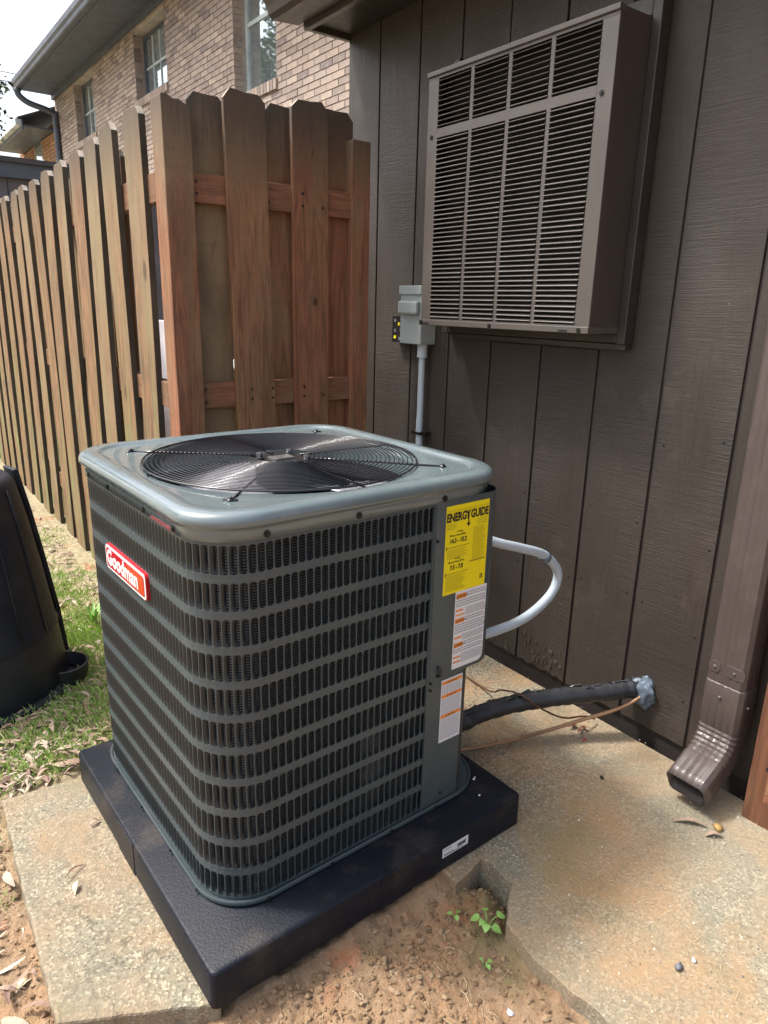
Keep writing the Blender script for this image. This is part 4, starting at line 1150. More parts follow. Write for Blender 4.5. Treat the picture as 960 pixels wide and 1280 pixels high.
for y in (3.80, 6.24, 8.68):
    mb = MB(); mb.box((LX + .078, y - .045, -.02), (LX + .167, y + .045, 1.80)); shift(mb, FB).build('post', M['fence'], fence, bevel=.003)

# things seen behind the fence
mb = MB(); mb.box((1.00, 2.70, -.02), (1.02, 3.15, 1.187)); o = shift(mb, (1.01, 2.9, 0)).build('lavender_board', M['lavender'], loc=(1.01, 2.9, 0), bevel=.004)
tag(o, 'pale lavender board standing behind the fence corner', 'board')
pc = thing('storage_cabinet', 'pale green plastic cabinet glimpsed through the gap between the front fence boards', 'cabinet', (1.05, 2.1, 0))
PCB = (1.05, 2.1, 0)
mb = MB(); mb.box((.86, 1.9, 0), (1.25, 2.3, .97)); shift(mb, PCB).build('cabinet_body', plain('cabinet_olive', (.38, .40, .20), .6), pc, bevel=.006)
mb = MB(); mb.box((.84, 1.88, .97), (1.27, 2.32, 1.02)); shift(mb, PCB).build('cabinet_lid', M['palebox'], pc, bevel=.01)

# dark neighbouring shed beyond the fence
sh = thing('dark_shed', 'low dark blue grey shed with a flat roof beyond the side fence', 'shed', (1.6, 7.8, 0))
HB = (1.6, 7.8, 0)
for k in range(13):
    mb = MB(); mb.box((.86 + k * .19, 7.06, 0), (.86 + k * .19 + .184, 7.09, 2.37)); shift(mb, HB).build('wall_panel', M['shed'], sh)
mb = MB(); mb.box((.86, 7.09, 0), (3.1, 9.5, 2.37)); shift(mb, HB).build('shed_wall', M['darkframe'], sh)
mb = MB(); mb.box((.60, 6.98, 2.37), (3.2, 9.6, 2.50)); shift(mb, HB).build('fascia', M['soffit'], sh)
mb = MB(); mb.box((.56, 6.94, 2.50), (3.24, 9.64, 2.545)); shift(mb, HB).build('flat_roof', M['gutter'], sh)

# ============================================================ BRICK HOUSE
hs_ = thing('brick_house', 'two storey brown brick house with deep eaves rising behind the fence', 'house', (3.6, 8, 0))
KB = (3.6, 8, 0)
HX = 3.4; HY1 = 14.85
CZ = .0615; CL = .206; JT = .010
wins = [(6.02, 6.97, 3.42, 5.4), (8.95, 10.17, 3.98, 4.80), (12.25, 13.42, 3.93, 4.84)]
def in_win(ya, yb, za, zb):
    for a, b, c, d in wins:
        if yb > a and ya < b and zb > c - (0.0) and za < d: return (a, b)
    return None
bricks = []
rowi = 0; z = 1.40
random.seed(4)
while z < 4.93:
    y = 2.0 + (CL / 2 if rowi % 2 else 0)
    while y < HY1:
        ya, yb = y, min(y + CL - JT, HY1)
        hit = in_win(ya, yb, z, z + CZ - JT)
        pcs = [(ya, yb)]
        if hit:
            pcs = []
            if ya < hit[0] - .02: pcs.append((ya, hit[0]))
            if yb > hit[1] + .02: pcs.append((hit[1], yb))
        for p in pcs: bricks.append((p[0], p[1], z, z + CZ - JT))
        y += CL
    z += CZ; rowi += 1
C0 = Vector((-.362, -.989, 1.294))
def key(b):
    p = Vector((HX, (b[0] + b[1]) / 2, (b[2] + b[3]) / 2)) - C0
    u, v, d = p.dot(_R), p.dot(_D), p.dot(_F)
    if d < .1: return 1e9
    px, py = 480 + 880.9 * u / d, 640 + 880.9 * v / d
    if px > 450 or px < -5 or py < -8 or py > 205: return 1e8 + d
    return d
bricks.sort(key=key)
full = MB(); full.box((-.012, -(CL - JT) / 2, -(CZ - JT) / 2), (.04, (CL - JT) / 2, (CZ - JT) / 2)); fme = full.mesh('brick', M['brick'])
for ya, yb, za, zb in bricks[:285]:
    o = bpy.data.objects.new('brick', fme); COL.objects.link(o); o.parent = hs_
    o.location = (HX + random.uniform(-.002, .002) - KB[0], (ya + yb) / 2 - KB[1], (za + zb) / 2); o.scale = (1, (yb - ya) / (CL - JT), 1)
mb = MB()
for ya, yb, za, zb in bricks[285:]:
    d = random.uniform(-.002, .002); mb.box((HX - .012 + d, ya, za), (HX + .03, yb, zb))
o = shift(mb, KB).build('brick_courses', M['brick'], hs_, fixn=False); o['kind'] = 'stuff'
# mortar wall body around the openings
mb = MB()
ys = [1.9] + [v for a in wins for v in a[:2]] + [HY1]
for i in range(0, len(ys) - 1, 2): mb.box((HX, ys[i], 0), (HX + .30, ys[i + 1], 4.93))
for a, b, c, d in wins: mb.box((HX, a, 0), (HX + .30, b, c)); mb.box((HX, a, d), (HX + .30, b, 4.93)) if d < 4.9 else None
shift(mb, KB).build('wall', M['mortar'], hs_)
for wi, (a, b, c, d) in enumerate(wins):
    # brick jamb returns (far side is the one seen)
    z = c; r_ = 0
    mbj = MB()
    while z < min(d, 4.93) - CZ:
        mbj.box((HX - .010, b - .006, z), (HX + (.095 if r_ % 2 else .085), b + .01, z + CZ - JT)); z += CZ; r_ += 1
    shift(mbj, KB).build('jamb_bricks', M['brick'], hs_)
    wf = MB(); xw = HX + .13
    fw = .055
    wf.box((xw, a, c), (xw + .05, a + fw, d)); wf.box((xw, b - fw, c), (xw + .05, b, d)); wf.box((xw, a + fw, c), (xw + .05, b - fw, c + fw)); wf.box((xw, a + fw, d - fw), (xw + .05, b - fw, d))
    fo2 = shift(wf, KB).build('window', M['winframe'] if wi == 0 else M['soffit'], hs_, bevel=.004)
    g = MB(); g.box((xw + .02, a + fw, c + fw), (xw + .028, b - fw, d - fw)); shift(g, KB).build('pane', M['glass'], fo2)
    if wi == 0:
        mm = MB(); mm.box((xw + .005, a + fw, 4.10), (xw + .045, b - fw, 4.14)); shift(mm, KB).build('meeting_rail', M['winframe'], fo2)
    else:
        for q in range(1, 4):
            mm = MB(); yq = a + fw + (b - a - 2 * fw) * q / 4; mm.box((xw + .008, yq - .012, c + fw), (xw + .035, yq + .012, d - fw)); shift(mm, KB).build('muntin', M['winframe'], fo2)
        mm = MB(); mm.box((xw + .009, a + fw, (c + d) / 2 - .012), (xw + .034, b - fw, (c + d) / 2 + .012)); shift(mm, KB).build('muntin', M['winframe'], fo2)
    # rowlock sill
    y = a - .03
    k = 0
    while y < b + .02:
        mm = MB(); mm.box((HX - .035, y, c - .105), (HX + .12, y + .058, c - .008)); shift(mm, KB).build('sill_brick', M['brick'], hs_, bevel=.003); y += .068
# eaves
mb = MB(); mb.box((2.82, 1.5, 4.94), (3.75, 14.85, 4.965)); shift(mb, KB).build('soffit', M['soffit'], hs_)
mb = MB(); mb.box((3.33, 1.5, 4.86), (3.388, 14.84, 4.938)); shift(mb, KB).build('frieze_board', M['soffit'], hs_, bevel=.003)
mb = MB(); mb.box((2.795, 1.5, 4.915), (2.82, 14.88, 5.09)); shift(mb, KB).build('fascia', M['soffit'], hs_, bevel=.003)
gp2 = [(2.793, 4.93), (2.72, 4.925), (2.705, 4.94), (2.70, 4.98), (2.675, 5.01), (2.67, 5.06), (2.68, 5.06), (2.69, 5.02), (2.793, 5.03)]
mb = MB(); mb.prism(gp2, 'y', 1.5, 14.95); shift(mb, KB).build('gutter', M['soffit'], hs_)
mb = MB(); mb.add([(2.70, 1.5, 5.07), (2.70, 14.95, 5.07), (6.5, 14.95, 6.9), (6.5, 1.5, 6.9), (2.70, 1.5, 5.11), (2.70, 14.95, 5.11), (6.5, 14.95, 6.95), (6.5, 1.5, 6.95)], [(0, 1, 2, 3), (4, 7, 6, 5), (0, 4, 5, 1), (1, 5, 6, 2), (2, 6, 7, 3), (3, 7, 4, 0)])
shift(mb, KB).build('roof', M['roof'], hs_)
mb = MB(); mb.box((3.415, 14.2, 0), (6.4, 14.84, 5.0)); shift(mb, KB).build('end_wall', M['mortar'], hs_)
mb = MB(); mb.box((2.83, 1.5, 4.966), (6.4, 14.83, 4.98)); shift(mb, KB).build('attic_floor', M['darkframe'], hs_)
# its downspout with offset elbow
mb = MB(); mb.tube(smoothpts([(2.74, 14.72, 4.93), (2.75, 14.72, 4.83), (2.90, 14.70, 4.72), (3.20, 14.66, 4.64), (3.33, 14.65, 4.57), (3.335, 14.65, 4.4), (3.335, 14.65, 2.0), (3.335, 14.65, 0.2)], 5), .055, 8); shift(mb, KB).build('house_downspout', M['soffit'], hs_, smooth=True)
# lower wing beyond
wg = thing('brick_wing', 'lower brick house wing farther back at the left with its own eave', 'house', (3.8, 17, 0))
GB = (3.8, 17, 0)
mb = MB(); mb.box((3.36, 14.9, 0), (6.0, 18.35, 4.45)); shift(mb, GB).build('wall', M['mortar'], wg)
mb = MB(); z = 2.6; r_ = 0
while z < 4.42:
    y = 14.95 + (.1 if r_ % 2 else 0)
    while y < 18.2:
        if not (15.9 < y < 16.7 and z > 3.2): mb.box((3.345, y, z), (3.37, min(y + .22, 18.35), z + .058))
        y += .235
    z += .07; r_ += 1
o = shift(mb, GB).build('brick_courses', plain('orange_brick', (.40, .22, .12), .85, 0, .3), wg, fixn=False); o['kind'] = 'stuff'
mb = MB(); mb.box((3.352, 15.9, 3.2), (3.365, 16.7, 4.38)); w_o = shift(mb, GB).build('window', M['darkframe'], wg)
mb = MB(); mb.box((3.346, 16.0, 3.3), (3.351, 16.6, 4.28)); shift(mb, GB).build('pane', M['glass'], w_o)
mb = MB(); mb.box((2.82, 14.9, 4.35), (3.6, 17.9, 4.38)); shift(mb, GB).build('soffit', M['soffit'], wg)
mb = MB(); mb.box((2.78, 14.9, 4.30), (2.81, 18.0, 4.47)); shift(mb, GB).build('fascia', M['soffit'], wg)
mb = MB(); mb.box((2.68, 14.9, 4.36), (2.779, 18.0, 4.46)); shift(mb, GB).build('gutter', M['winframe'], wg)
mb = MB(); mb.add([(2.72, 14.9, 4.475), (2.72, 18.1, 4.475), (6.2, 18.1, 5.9), (6.2, 14.9, 5.9), (2.72, 14.9, 4.5), (2.72, 18.1, 4.5), (6.2, 18.1, 5.93), (6.2, 14.9, 5.93)], [(0, 1, 2, 3), (4, 7, 6, 5), (0, 4, 5, 1), (1, 5, 6, 2), (2, 6, 7, 3), (3, 7, 4, 0)])
shift(mb, GB).build('roof', M['roof'], wg)
mb = MB(); mb.tube(smoothpts([(2.74, 17.8, 4.36), (2.76, 17.8, 4.25), (3.0, 17.75, 4.12), (3.26, 17.7, 4.02), (3.27, 17.7, 2.0)], 5), .05, 8); shift(mb, GB).build('house_downspout', M['soffit'], wg, smooth=True)

# ---- power lines
for k, (a, b) in enumerate((((-2.0, 26.8, 8.45), (7.0, 25.3, 7.75)), ((-2.0, 26.9, 8.20), (7.0, 25.35, 7.53)))):
    A, B = Vector(a), Vector(b); pts = []
    for q in range(21):
        u = q / 20; p = A.lerp(B, u); p.z -= .10 * math.sin(u * PI); pts.append(p)
    mb = MB(); mb.tube(pts, .012, 5); o = shift(mb, a).build('power_line', M['black'], loc=a)
    tag(o, ('upper' if k == 0 else 'lower') + ' thin overhead wire crossing the white sky at upper left', 'wire', 'overhead wires in the sky')

# ---- trees: one overhanging at the left edge, others behind the camera's left (mirrored in the panes)
def tree(name, label, base, h, crown_c, crown_r, nleaf, leafsize, seed, group=None, limbs=9):
    random.seed(seed)
    t_ = thing(name, label, 'tree', base, 0, group)
    m = MB()
    trunk = smoothpts([(0, 0, 0), (.05, .02, h * .3), (-.04, .05, h * .6), (crown_c[0] * .4, crown_c[1] * .4, crown_c[2])], 5)
    m.tube(trunk, .12, 9, rf=lambda u: .16 * (1 - u) + .03)
    for k in range(limbs):
        z0_ = h * random.uniform(.35, .8); a = random.uniform(0, 2 * PI)
        e = Vector(crown_c) + Vector((math.cos(a) * crown_r[0], math.sin(a) * crown_r[1], random.uniform(-.5, .8) * crown_r[2])) * .8
        m.tube([(0, 0, z0_), tuple(Vector((0, 0, z0_)).lerp(e, .5) + Vector((0, 0, .15))), tuple(e)], .05, 6, rf=lambda u: .055 * (1 - u) + .008)
    m.build('trunk', M['bark'], t_, smooth=True)
    L = MB(); cl = []
    for k in range(46):
        d = Vector((random.gauss(0, 1), random.gauss(0, 1), random.gauss(0, 1))).normalized() * random.uniform(.35, 1) ** .6
        cl.append(Vector((crown_c[0] + d.x * crown_r[0], crown_c[1] + d.y * crown_r[1], crown_c[2] + d.z * crown_r[2])))
    cr = min(crown_r) * .32
    for k in range(nleaf):
        c = random.choice(cl); p = c + Vector((random.gauss(0, .5), random.gauss(0, .5), random.gauss(0, .45))) * cr
        d = Vector((random.gauss(0, 1), random.gauss(0, 1), random.gauss(0, .6))).normalized(); n = d.cross(Vector((random.gauss(0, 1), random.gauss(0, 1), random.gauss(0, 1)))).normalized()
        s_ = leafsize * random.uniform(.6, 1.3)
        L.add([p - d * s_, p + n * s_ * .45, p + d * s_, p - n * s_ * .45], [(0, 1, 2, 3)])
    L.build('crown', M['treeleaf'], t_, fixn=False)
    return t_
tree('oak_tree', 'leafy tree whose twigs reach in at the upper left edge', (-.55, 8.4, 0), 3.6, (.95, -.60, 3.28), (1.10, .9, .50), 6500, .035, 31)
TL = ['mid sized leafy tree in the yard reflected in the near house window', 'tallest leafy tree far back in the yard to the left', 'smallest round tree in the yard level with the fence', 'broad leafy tree in the yard beyond the smallest one']
for k, (x, y, h) in enumerate(((-3.4, 19.5, 8.0), (-7.0, 26.0, 12.0), (-7.5, 9.0, 5.8), (-9.5, 17.5, 8.5))):
    tree('yard_tree', TL[k], (x, y, 0), h * .7, (0, 0, h * .72), (2.0, 2.0, h * .30), 5200, .13, 50 + k, 'trees in the yard to the left')

# ============================================================ COMPOST BIN
cb = thing('compost_bin', 'black tapered plastic bin cut off by the left edge on the grass', 'bin', (-.215, 1.60, 0))
def circ(r, z, n=48, ox=0, oy=0, sq=0):
    return [((r) * math.cos(2 * PI * k / n) + ox, (r) * math.sin(2 * PI * k / n) + oy, z) for k in range(n)]
mb = MB(); mb.rings([circ(.318, .0), circ(.316, .04), circ(.300, .19), circ(.2985, .20)]); mb.build('lower_body', M['bin'], cb, smooth=True)
mb = MB(); mb.rings([circ(.302, .196), circ(.3035, .202), circ(.296, .212), circ(.272, .40), circ(.245, .58), circ(.222, .70), circ(.212, .722), circ(.195, .733), circ(.02, .74)], cap1=True); mb.build('upper_body', M['bin'], cb, smooth=True)
mb = MB(); mb.rings([circ(.30, -.01), circ(.345, -.005), circ(.352, .006), circ(.345, .012), circ(.317, .012)]); mb.build('base_rim', M['bin'], cb, smooth=True)
for a_ in (-118, -96, -60, -38):
    mb = MB(); pts = [((rr4 + .0015) * math.cos(rad(a_)), (rr4 + .0015) * math.sin(rad(a_)), z) for z, rr4 in ((.215, .294), (.40, .272), (.58, .245), (.70, .222))]
    mb.tube(pts, .004, 6); mb.build('moulded_rib', M['bin'], cb, smooth=True)
mb = MB()
rg = []
for z, r in ((.03, .318), (.20, .3045), (.40, .277), (.58, .250), (.70, .228), (.735, .222)):
    a0, a1 = rad(2), rad(24)
    rg.append([(r * math.cos(a0), r * math.sin(a0), z), ((r + .018) * math.cos(a0), (r + .018) * math.sin(a0), z), ((r + .018) * math.cos(a1), (r + .018) * math.sin(a1), z), (r * math.cos(a1), r * math.sin(a1), z)])
mb.rings(rg, cap0=True, cap1=True); mb.build('side_rib', M['bin'], cb, bevel=.005)
mb = MB()
ctr = Vector((.28, -.14)); rg = []
for rr3, z in ((.075, .0), (.085, .062), (.078, .064), (.068, .02)):
    rg.append([(ctr.x + rr3 * math.cos(rad(a)), ctr.y + rr3 * math.sin(rad(a)), z) for a in range(-110, 111, 20)])
mb.rings(rg, closed=False); mb.build('scoop_tray', M['bin'], cb, smooth=True, sharp=rad(40))

# ============================================================ GROUND COVER
random.seed(77); rs = np.random.RandomState(12)
def blocked(x, y):
    if -.26 < x < 1.5 and -.01 < y < .90 and not (x < -.24): return True
    if x > .58 and y < 1.32: return True
    if (x + .215) ** 2 + (y - 1.60) ** 2 < .33 ** 2: return True
    return False
# clay clods
mb = MB()
bm = bmesh.new(); bmesh.ops.create_icosphere(bm, subdivisions=1, radius=1); icv = [v.co.copy() for v in bm.verts]; icf = [tuple(v.index for v in f.verts) for f in bm.faces]; bm.free()
def clod(mb, x, y, z, s_, fl=.7):
    R_ = Matrix.Rotation(random.uniform(0, 6.3), 3, Vector((random.gauss(0, 1), random.gauss(0, 1), random.gauss(0, 1))).normalized())
    k = random.uniform(0, 100)
    vs = []
    for v in icv:
        q = R_ @ (v * (1 + random.uniform(-.42, .34))); vs.append((x + q.x * s_, y + q.y * s_, z + q.z * s_ * fl))
    mb.add(vs, icf)
n = 0
while n < 9000:
    reg = random.random()
    if reg < .62: x, y = random.uniform(-.08, .72), random.uniform(-.62, .0)
    else: x, y = random.uniform(-.62, -.24), random.uniform(-.1, .85)
    if x > .70 and y < -.0: continue
    if x > .60 and (y < -.14 or y > -.02): continue
    if blocked(x, y) and not (.58 < x < .69 and -.14 < y < -.02): continue
    dens = float(vnoise(np.array([x]), np.array([y]), 6, 9)[0])
    band = math.exp(-((y + .06) / .10) ** 2)
    if random.random() > .15 + dens * .7 + band * .5: continue
    s_ = .0013 + .0068 * random.random() ** 5
    clod(mb, x, y, gh(x, y) + s_ * .25, s_); n += 1
o = mb.build('soil_clods', M['clod'], fixn=False); tag(o, 'crumbled reddish clay clods on the bare soil around the slabs', 'soil', kind='stuff')
# gravel specks and grit on the patio
mb = MB()
for k in range(2600):
    x, y = random.uniform(.62, 1.45), random.uniform(-.65, .75)
    if x < .70 and y > -.2: 
        if y < .0: continue
    if x < .88 and y > .0: continue
    s_ = .0008 + .0024 * random.random() ** 3
    clod(mb, x, y, s_ * .35, s_, .6)
for k in range(700):
    x, y = random.uniform(-.22, -.02), random.uniform(.16, .85); s_ = .0008 + .0014 * random.random() ** 3; clod(mb, x, y, s_ * .3, s_, .6)
o = mb.build('grit', M['pebble'], fixn=False); tag(o, 'pale grit and small stones scattered over the concrete', 'gravel', kind='stuff')
# straw / needles on the patio
mb = MB()
for k in range(420):
    x, y = random.uniform(.66, 1.44), random.uniform(-.6, .7)
    if x < .9 and y > -.02: continue
    if x < .72: continue
    a = random.uniform(0, PI); L = random.uniform(.006, .028); dx, dy = math.cos(a) * L, math.sin(a) * L; w_ = .0006
    mb.add([(x - dx, y - dy, .0012), (x + dy * w_ / L, y - dx * w_ / L, .003), (x + dx, y + dy, .0014), (x - dy * w_ / L, y + dx * w_ / L, .003)], [(0, 1, 2, 3)])
o = mb.build('straw_litter', M['straw'], fixn=False); tag(o, 'thin straw and needle bits strewn on the patio concrete', 'litter', kind='stuff')
# rootlets and twigs on the bare clay
mb = MB()
for k in range(170):
    x, y = (random.uniform(-.02, .60), random.uniform(-.60, -.03)) if k % 3 else (random.uniform(-.6, -.26), random.uniform(-.1, .85))
    if x > .57 and y < -.15: continue
    a = random.uniform(0, 2 * PI); L = random.uniform(.008, .035); z = gh(x, y) + .004; b_ = random.uniform(-.5, .5)
    p0 = Vector((x, y, z)); p1 = p0 + Vector((math.cos(a), math.sin(a), random.uniform(-.05, .25))) * L * .5; p2 = p1 + Vector((math.cos(a + b_), math.sin(a + b_), -.1)) * L * .5
    mb.tube([p0, p1, p2], random.uniform(.0005, .0011), 4)
o = mb.build('twig_litter', M['straw'], fixn=False); tag(o, 'thin rootlets and twig bits lying on the clay', 'litter', kind='stuff')
# leaf litter
def leaf(mb, x, y, z, L, wd, a, curl, roll=None):
    n = 5; d = Vector((math.cos(a), math.sin(a), 0)); s_ = Vector((-d.y, d.x, 0)); roll = random.uniform(-.5, .5) if roll is None else roll; tilt = random.uniform(-.25, .25)
    b = len(mb.v)
    for i in range(n + 1):
        u = i / n; ww = wd * math.sin(PI * min(.98, max(.04, u)) ** .9)
        zz = curl * math.sin(PI * u) + tilt * (u - .5) * L
        c = Vector((x, y, z)) + d * (u - .5) * L + Vector((0, 0, zz)) + s_ * .1 * L * math.sin(u * 3)
        e = s_ * math.cos(roll) + Vector((0, 0, math.sin(roll)))
        f = -s_ * math.cos(roll + .5) + Vector((0, 0, math.sin(.5 - roll) * .6))
        mb.v += [tuple(c + e * ww), tuple(c), tuple(c + f * ww)]
    for i in range(n):
        q = b + i * 3
        mb.f += [(q, q + 1, q + 4, q + 3), (q + 1, q + 2, q + 5, q + 4)]; mb.mi += [0, 0]
mb = MB(); n = 0
while n < 1900:
    r_ = random.random()
    if r_ < .45: x, y = random.uniform(-.62, .12), random.uniform(.86, 1.32)
    elif r_ < .55: x, y = random.uniform(-.60, -.25), random.uniform(.05, .9)
    else: x, y = random.uniform(-.1, .40), random.uniform(.95, 4.2)
    if blocked(x, y): continue
    if r_ >= .55 and y < 1.2 and random.random() < .3: continue
    if .45 <= r_ < .55 and random.random() < .6 * (1 - (y + .1)): continue
    L = random.uniform(.022, .075) * (1 if y < 2 else 1.1); z = gh(x, y) + random.uniform(.002, .016)
    leaf(mb, x, y, z, L, L * random.uniform(.06, .14), random.uniform(0, 2 * PI), random.uniform(0, .012)); n += 1
o = mb.build('leaf_litter', M['leaf'], fixn=False); tag(o, 'dry brown fallen leaves covering the ground between bin and slab', 'leaves', kind='stuff')
# grass
mb = MB()
def blade(mb, x, y, z, h, a, lean, wd):
    d = Vector((math.cos(a), math.sin(a), 0)); s_ = Vector((-d.y, d.x, 0)) * wd; p = Vector((x, y, z))
    c = p + d * lean * .35 + Vector((0, 0, h * .6)); e = p + d * lean + Vector((0, 0, h))
    mb.add([p - s_, p + s_, c + s_ * .7, e, c - s_ * .7], [(0, 1, 2, 3, 4)])
tufts = [(-.02, 1.14, .20, 230), (.06, 1.30, .16, 230), (.16, 1.55, .14, 150), (.20, 1.80, .16, 200), (.30, 2.2, .2, 130), (-.12, 1.16, .12, 120), (-.10, 1.02, .12, 120), (.20, 1.75, .13, 150), (.24, 1.95, .14, 170), (.17, 2.25, .15, 150), (.12, 2.7, .18, 160), (.25, 3.1, .18, 120), (-.3, 1.0, .12, 90), (-.42, 1.05, .12, 90), (.0, 2.5, .2, 130), (.02, 3.4, .3, 200), (.26, 1.45, .10, 80), (.12, 1.16, .12, 90), (.08, .98, .08, 50), (.3, 2.5, .12, 60), (-.27, .55, .03, 25), (-.262, .75, .025, 20), (.2, -.27, .03, 25), (.28, -.33, .025, 20), (.09, -.19, .02, 14)]
for tx, ty, sp, n in tufts:
    for k in range(int(n * 3.0)):
        x, y = tx + random.gauss(0, sp * .5), ty + random.gauss(0, sp * .5)
        if blocked(x, y) or x > .47: continue
        sml = .25 if sp < .04 else 1
        blade(mb, x, y, gh(x, y) - .002, random.uniform(.010, .045) * sml, random.uniform(0, 2 * PI), random.uniform(.005, .035) * sml, random.uniform(.0007, .0016))
o = mb.build('grass', M['grass'], fixn=False); tag(o, 'sparse green grass growing between the bin and the fence', 'grass', kind='stuff')

# broad-leaved weeds
def heart_leaf(mb, base, tip_dir, size, droop=.3):
    d = Vector(tip_dir).normalized(); s_ = d.cross(Vector((0, 0, 1))).normalized(); up = s_.cross(d)
    pr = [(0, 0), (.10, .34), (.32, .50), (.58, .42), (.82, .22), (1.06, 0)]
    L_, C_, R2 = [], [], []
    for u, w_ in pr:
        c = Vector(base) + d * u * size - up * droop * u * u * size
        C_.append(c); L_.append(c + s_ * w_ * size + up * .10 * size * w_ * 2); R2.append(c - s_ * w_ * size + up * .10 * size * w_ * 2)
    b = len(mb.v)
    for a, c, e in zip(L_, C_, R2): mb.v += [tuple(a), tuple(c), tuple(e)]
    for i in range(len(pr) - 1):
        q = b + 3 * i; mb.f += [(q, q + 1, q + 4, q + 3), (q + 1, q + 2, q + 5, q + 4)]; mb.mi += [0, 0]
def weed(label, x, y, n, size, spread, seed):
    random.seed(seed); z = gh(x, y)
    t_ = thing('weed', label, 'plant', (x, y, z), 0)
    st = MB()
    for k in range(n):
        a = 2 * PI * k / n + random.uniform(-.4, .4); r = spread * random.uniform(.4, 1); h = random.uniform(.02, .055) * size / .03
        e = Vector((math.cos(a) * r, math.sin(a) * r, h))
        st.tube([(0, 0, -.01), tuple(e * .5 + Vector((0, 0, h * .3))), tuple(e)], .0011, 5)
        m = MB(); heart_leaf(m, e, (math.cos(a), math.sin(a), random.uniform(-.2, .25)), size * random.uniform(.6, 1.15)); m.build('leaf', M['green'], t_, smooth=True, fixn=False)
    st.build('stem', M['green'], t_, smooth=True)
    return t_
weed('small green heart-leaved weed growing at the broken patio edge', .580, -.140, 6, .026, .026, 1)
weed('tiny green sprout in the clay inside the slab notch', .545, -.075, 3, .012, .010, 2)
weed('small lone sprout lying on the bare clay front of the pad', .52, -.195, 3, .011, .014, 3)
weed('leafy green weed at the left edge in front of the bin', -.375, 1.02, 9, .045, .06, 4)
def grassy_weed(label, x, y, n, seed):
    random.seed(seed); t_ = thing('weed', label, 'plant', (x, y, gh(x, y)), 0)
    for k in range(n):
        m = MB(); a = random.uniform(0, 2 * PI); h = random.uniform(.05, .11); ln = random.uniform(.02, .06); d = Vector((math.cos(a), math.sin(a), 0)); s_ = Vector((-d.y, d.x, 0)) * random.uniform(.005, .009)
        pts = [(Vector((0, 0, 0)), .3), (d * ln * .3 + Vector((0, 0, h * .5)), 1), (d * ln * .7 + Vector((0, 0, h * .9)), .8), (d * ln * 1.2 + Vector((0, 0, h)), .05)]
        g = [[p - s_ * w_, p + Vector((0, 0, -.001)), p + s_ * w_] for p, w_ in pts]; m.rings(g, closed=False); m.build('leaf', M['green'], t_, smooth=True, fixn=False)
grassy_weed('upright bright green weed between bin and side fence', .27, 1.86, 9, 6)
grassy_weed('low leafy weed beside the air conditioner at the grass edge', .30, 1.62, 8, 7)

# singled-out debris
def one_leaf(label, x, y, z, L, wd, a, mat, curl=.008):
    m = MB(); random.seed(int(x * 1000) % 97); leaf(m, 0, 0, 0, L, wd, a, curl); o = m.build('fallen_leaf', mat, fixn=False, loc=(x, y, z)); tag(o, label, 'leaf')
    s2 = o.modifiers.new('solid', 'SOLIDIFY'); s2.thickness = .0008
one_leaf('long pale bark strip lying left of the downspout mouth', 1.225, -.235, .005, .085, .009, rad(-52), M['leaf'])
one_leaf('short tan leaf at the tip of the pale bark strip', 1.235, -.295, .005, .045, .009, rad(-40), M['leaf'])
one_leaf('thin dark twig-like leaf in the middle of the left slab', -.125, .505, .006, .062, .0022, rad(28), M['wire'])
one_leaf('pale folded leaf below the dark twig on the left slab', -.135, .455, .005, .036, .006, rad(62), M['straw'])
one_leaf('small pale leaf near the pad edge on the left slab', -.045, .645, .005, .03, .010, rad(10), M['leaf'])
one_leaf('large pale curled leaf on the clay at the lower left corner', -.300, .215, -.035, .105, .014, rad(118), M['leaf'], .015)
one_leaf('pale broken leaf on the clay beside the left slab', -.275, .30, -.036, .045, .010, rad(20), M['straw'])
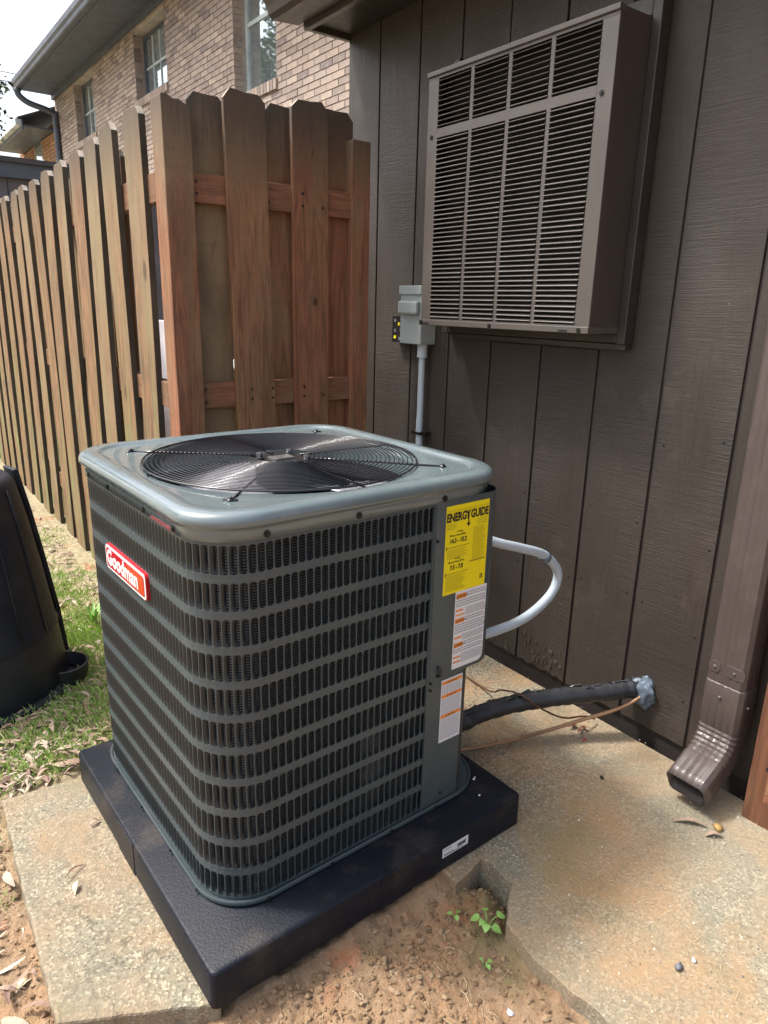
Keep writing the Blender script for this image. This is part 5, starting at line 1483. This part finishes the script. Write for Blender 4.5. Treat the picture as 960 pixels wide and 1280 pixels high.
m = MB(); clod(m, 0, 0, .008, .013, .75); o = m.build('yellow_pebble', plain('ochre', (.30, .19, .06), .6), smooth=True, fixn=False, loc=(1.268, -.285, 0)); tag(o, 'small ochre yellow nut under the downspout mouth', 'nut')
m = MB(); clod(m, 0, 0, .005, .010, .6); o = m.build('blue_stone', plain('blue_grey_stone', (.13, .135, .155), .5), smooth=True, fixn=False, loc=(.815, -.455, 0)); tag(o, 'small blue grey stone on the patio at the bottom of the picture', 'stone')
m = MB(); clod(m, 0, 0, .004, .006, .6); o = m.build('white_stone', M['white'], smooth=True, fixn=False, loc=(.855, -.465, 0)); tag(o, 'tiny white stone right of the blue grey stone', 'stone')
m = MB(); clod(m, 0, 0, .005, .008, .6); o = m.build('white_stone', M['white'], smooth=True, fixn=False, loc=(.49, -.30, gh(.49, -.30))); tag(o, 'white stone lying on the red clay', 'stone')
m = MB(); clod(m, 0, 0, .005, .007, .7); o = m.build('dark_stone', M['dark'], smooth=True, fixn=False, loc=(1.19, .02, 0)); tag(o, 'small black stone on the patio between pipe and downspout', 'stone')
m = MB(); clod(m, 0, 0, .003, .005, .5); clod(m, .007, .003, .003, .004, .5); o = m.build('foam_crumb', M['white'], smooth=True, fixn=False, loc=W(.80, .115, PZ)); tag(o, 'white foam crumb on the black pad by the valves', 'crumb')
m = MB(); clod(m, 0, 0, .003, .0035, .5); o = m.build('foam_crumb', M['white'], smooth=True, fixn=False, loc=W(.765, .06, PZ)); tag(o, 'tiny white crumb near the front right edge of the pad', 'crumb')
random.seed(90)
m = MB()
for k in range(6): leaf(m, random.uniform(-.02, .02), random.uniform(-.02, .02), random.uniform(.002, .01), .03, .006, random.uniform(0, 6), .004)
o = m.build('red_leaf_heap', plain('dark_red_leaf', (.16, .05, .035), .7), fixn=False, loc=(1.335, .225, 0)); tag(o, 'small clump of dark red leaf bits below the black pipe', 'leaf')
m = MB(); leaf(m, 0, 0, .003, .022, .004, 0, .003); o = m.build('red_leaf_heap', M['red'], fixn=False, loc=(1.30, .165, 0)); tag(o, 'tiny bright red petal on the patio concrete', 'petal')
print('objects', len(bpy.data.objects))
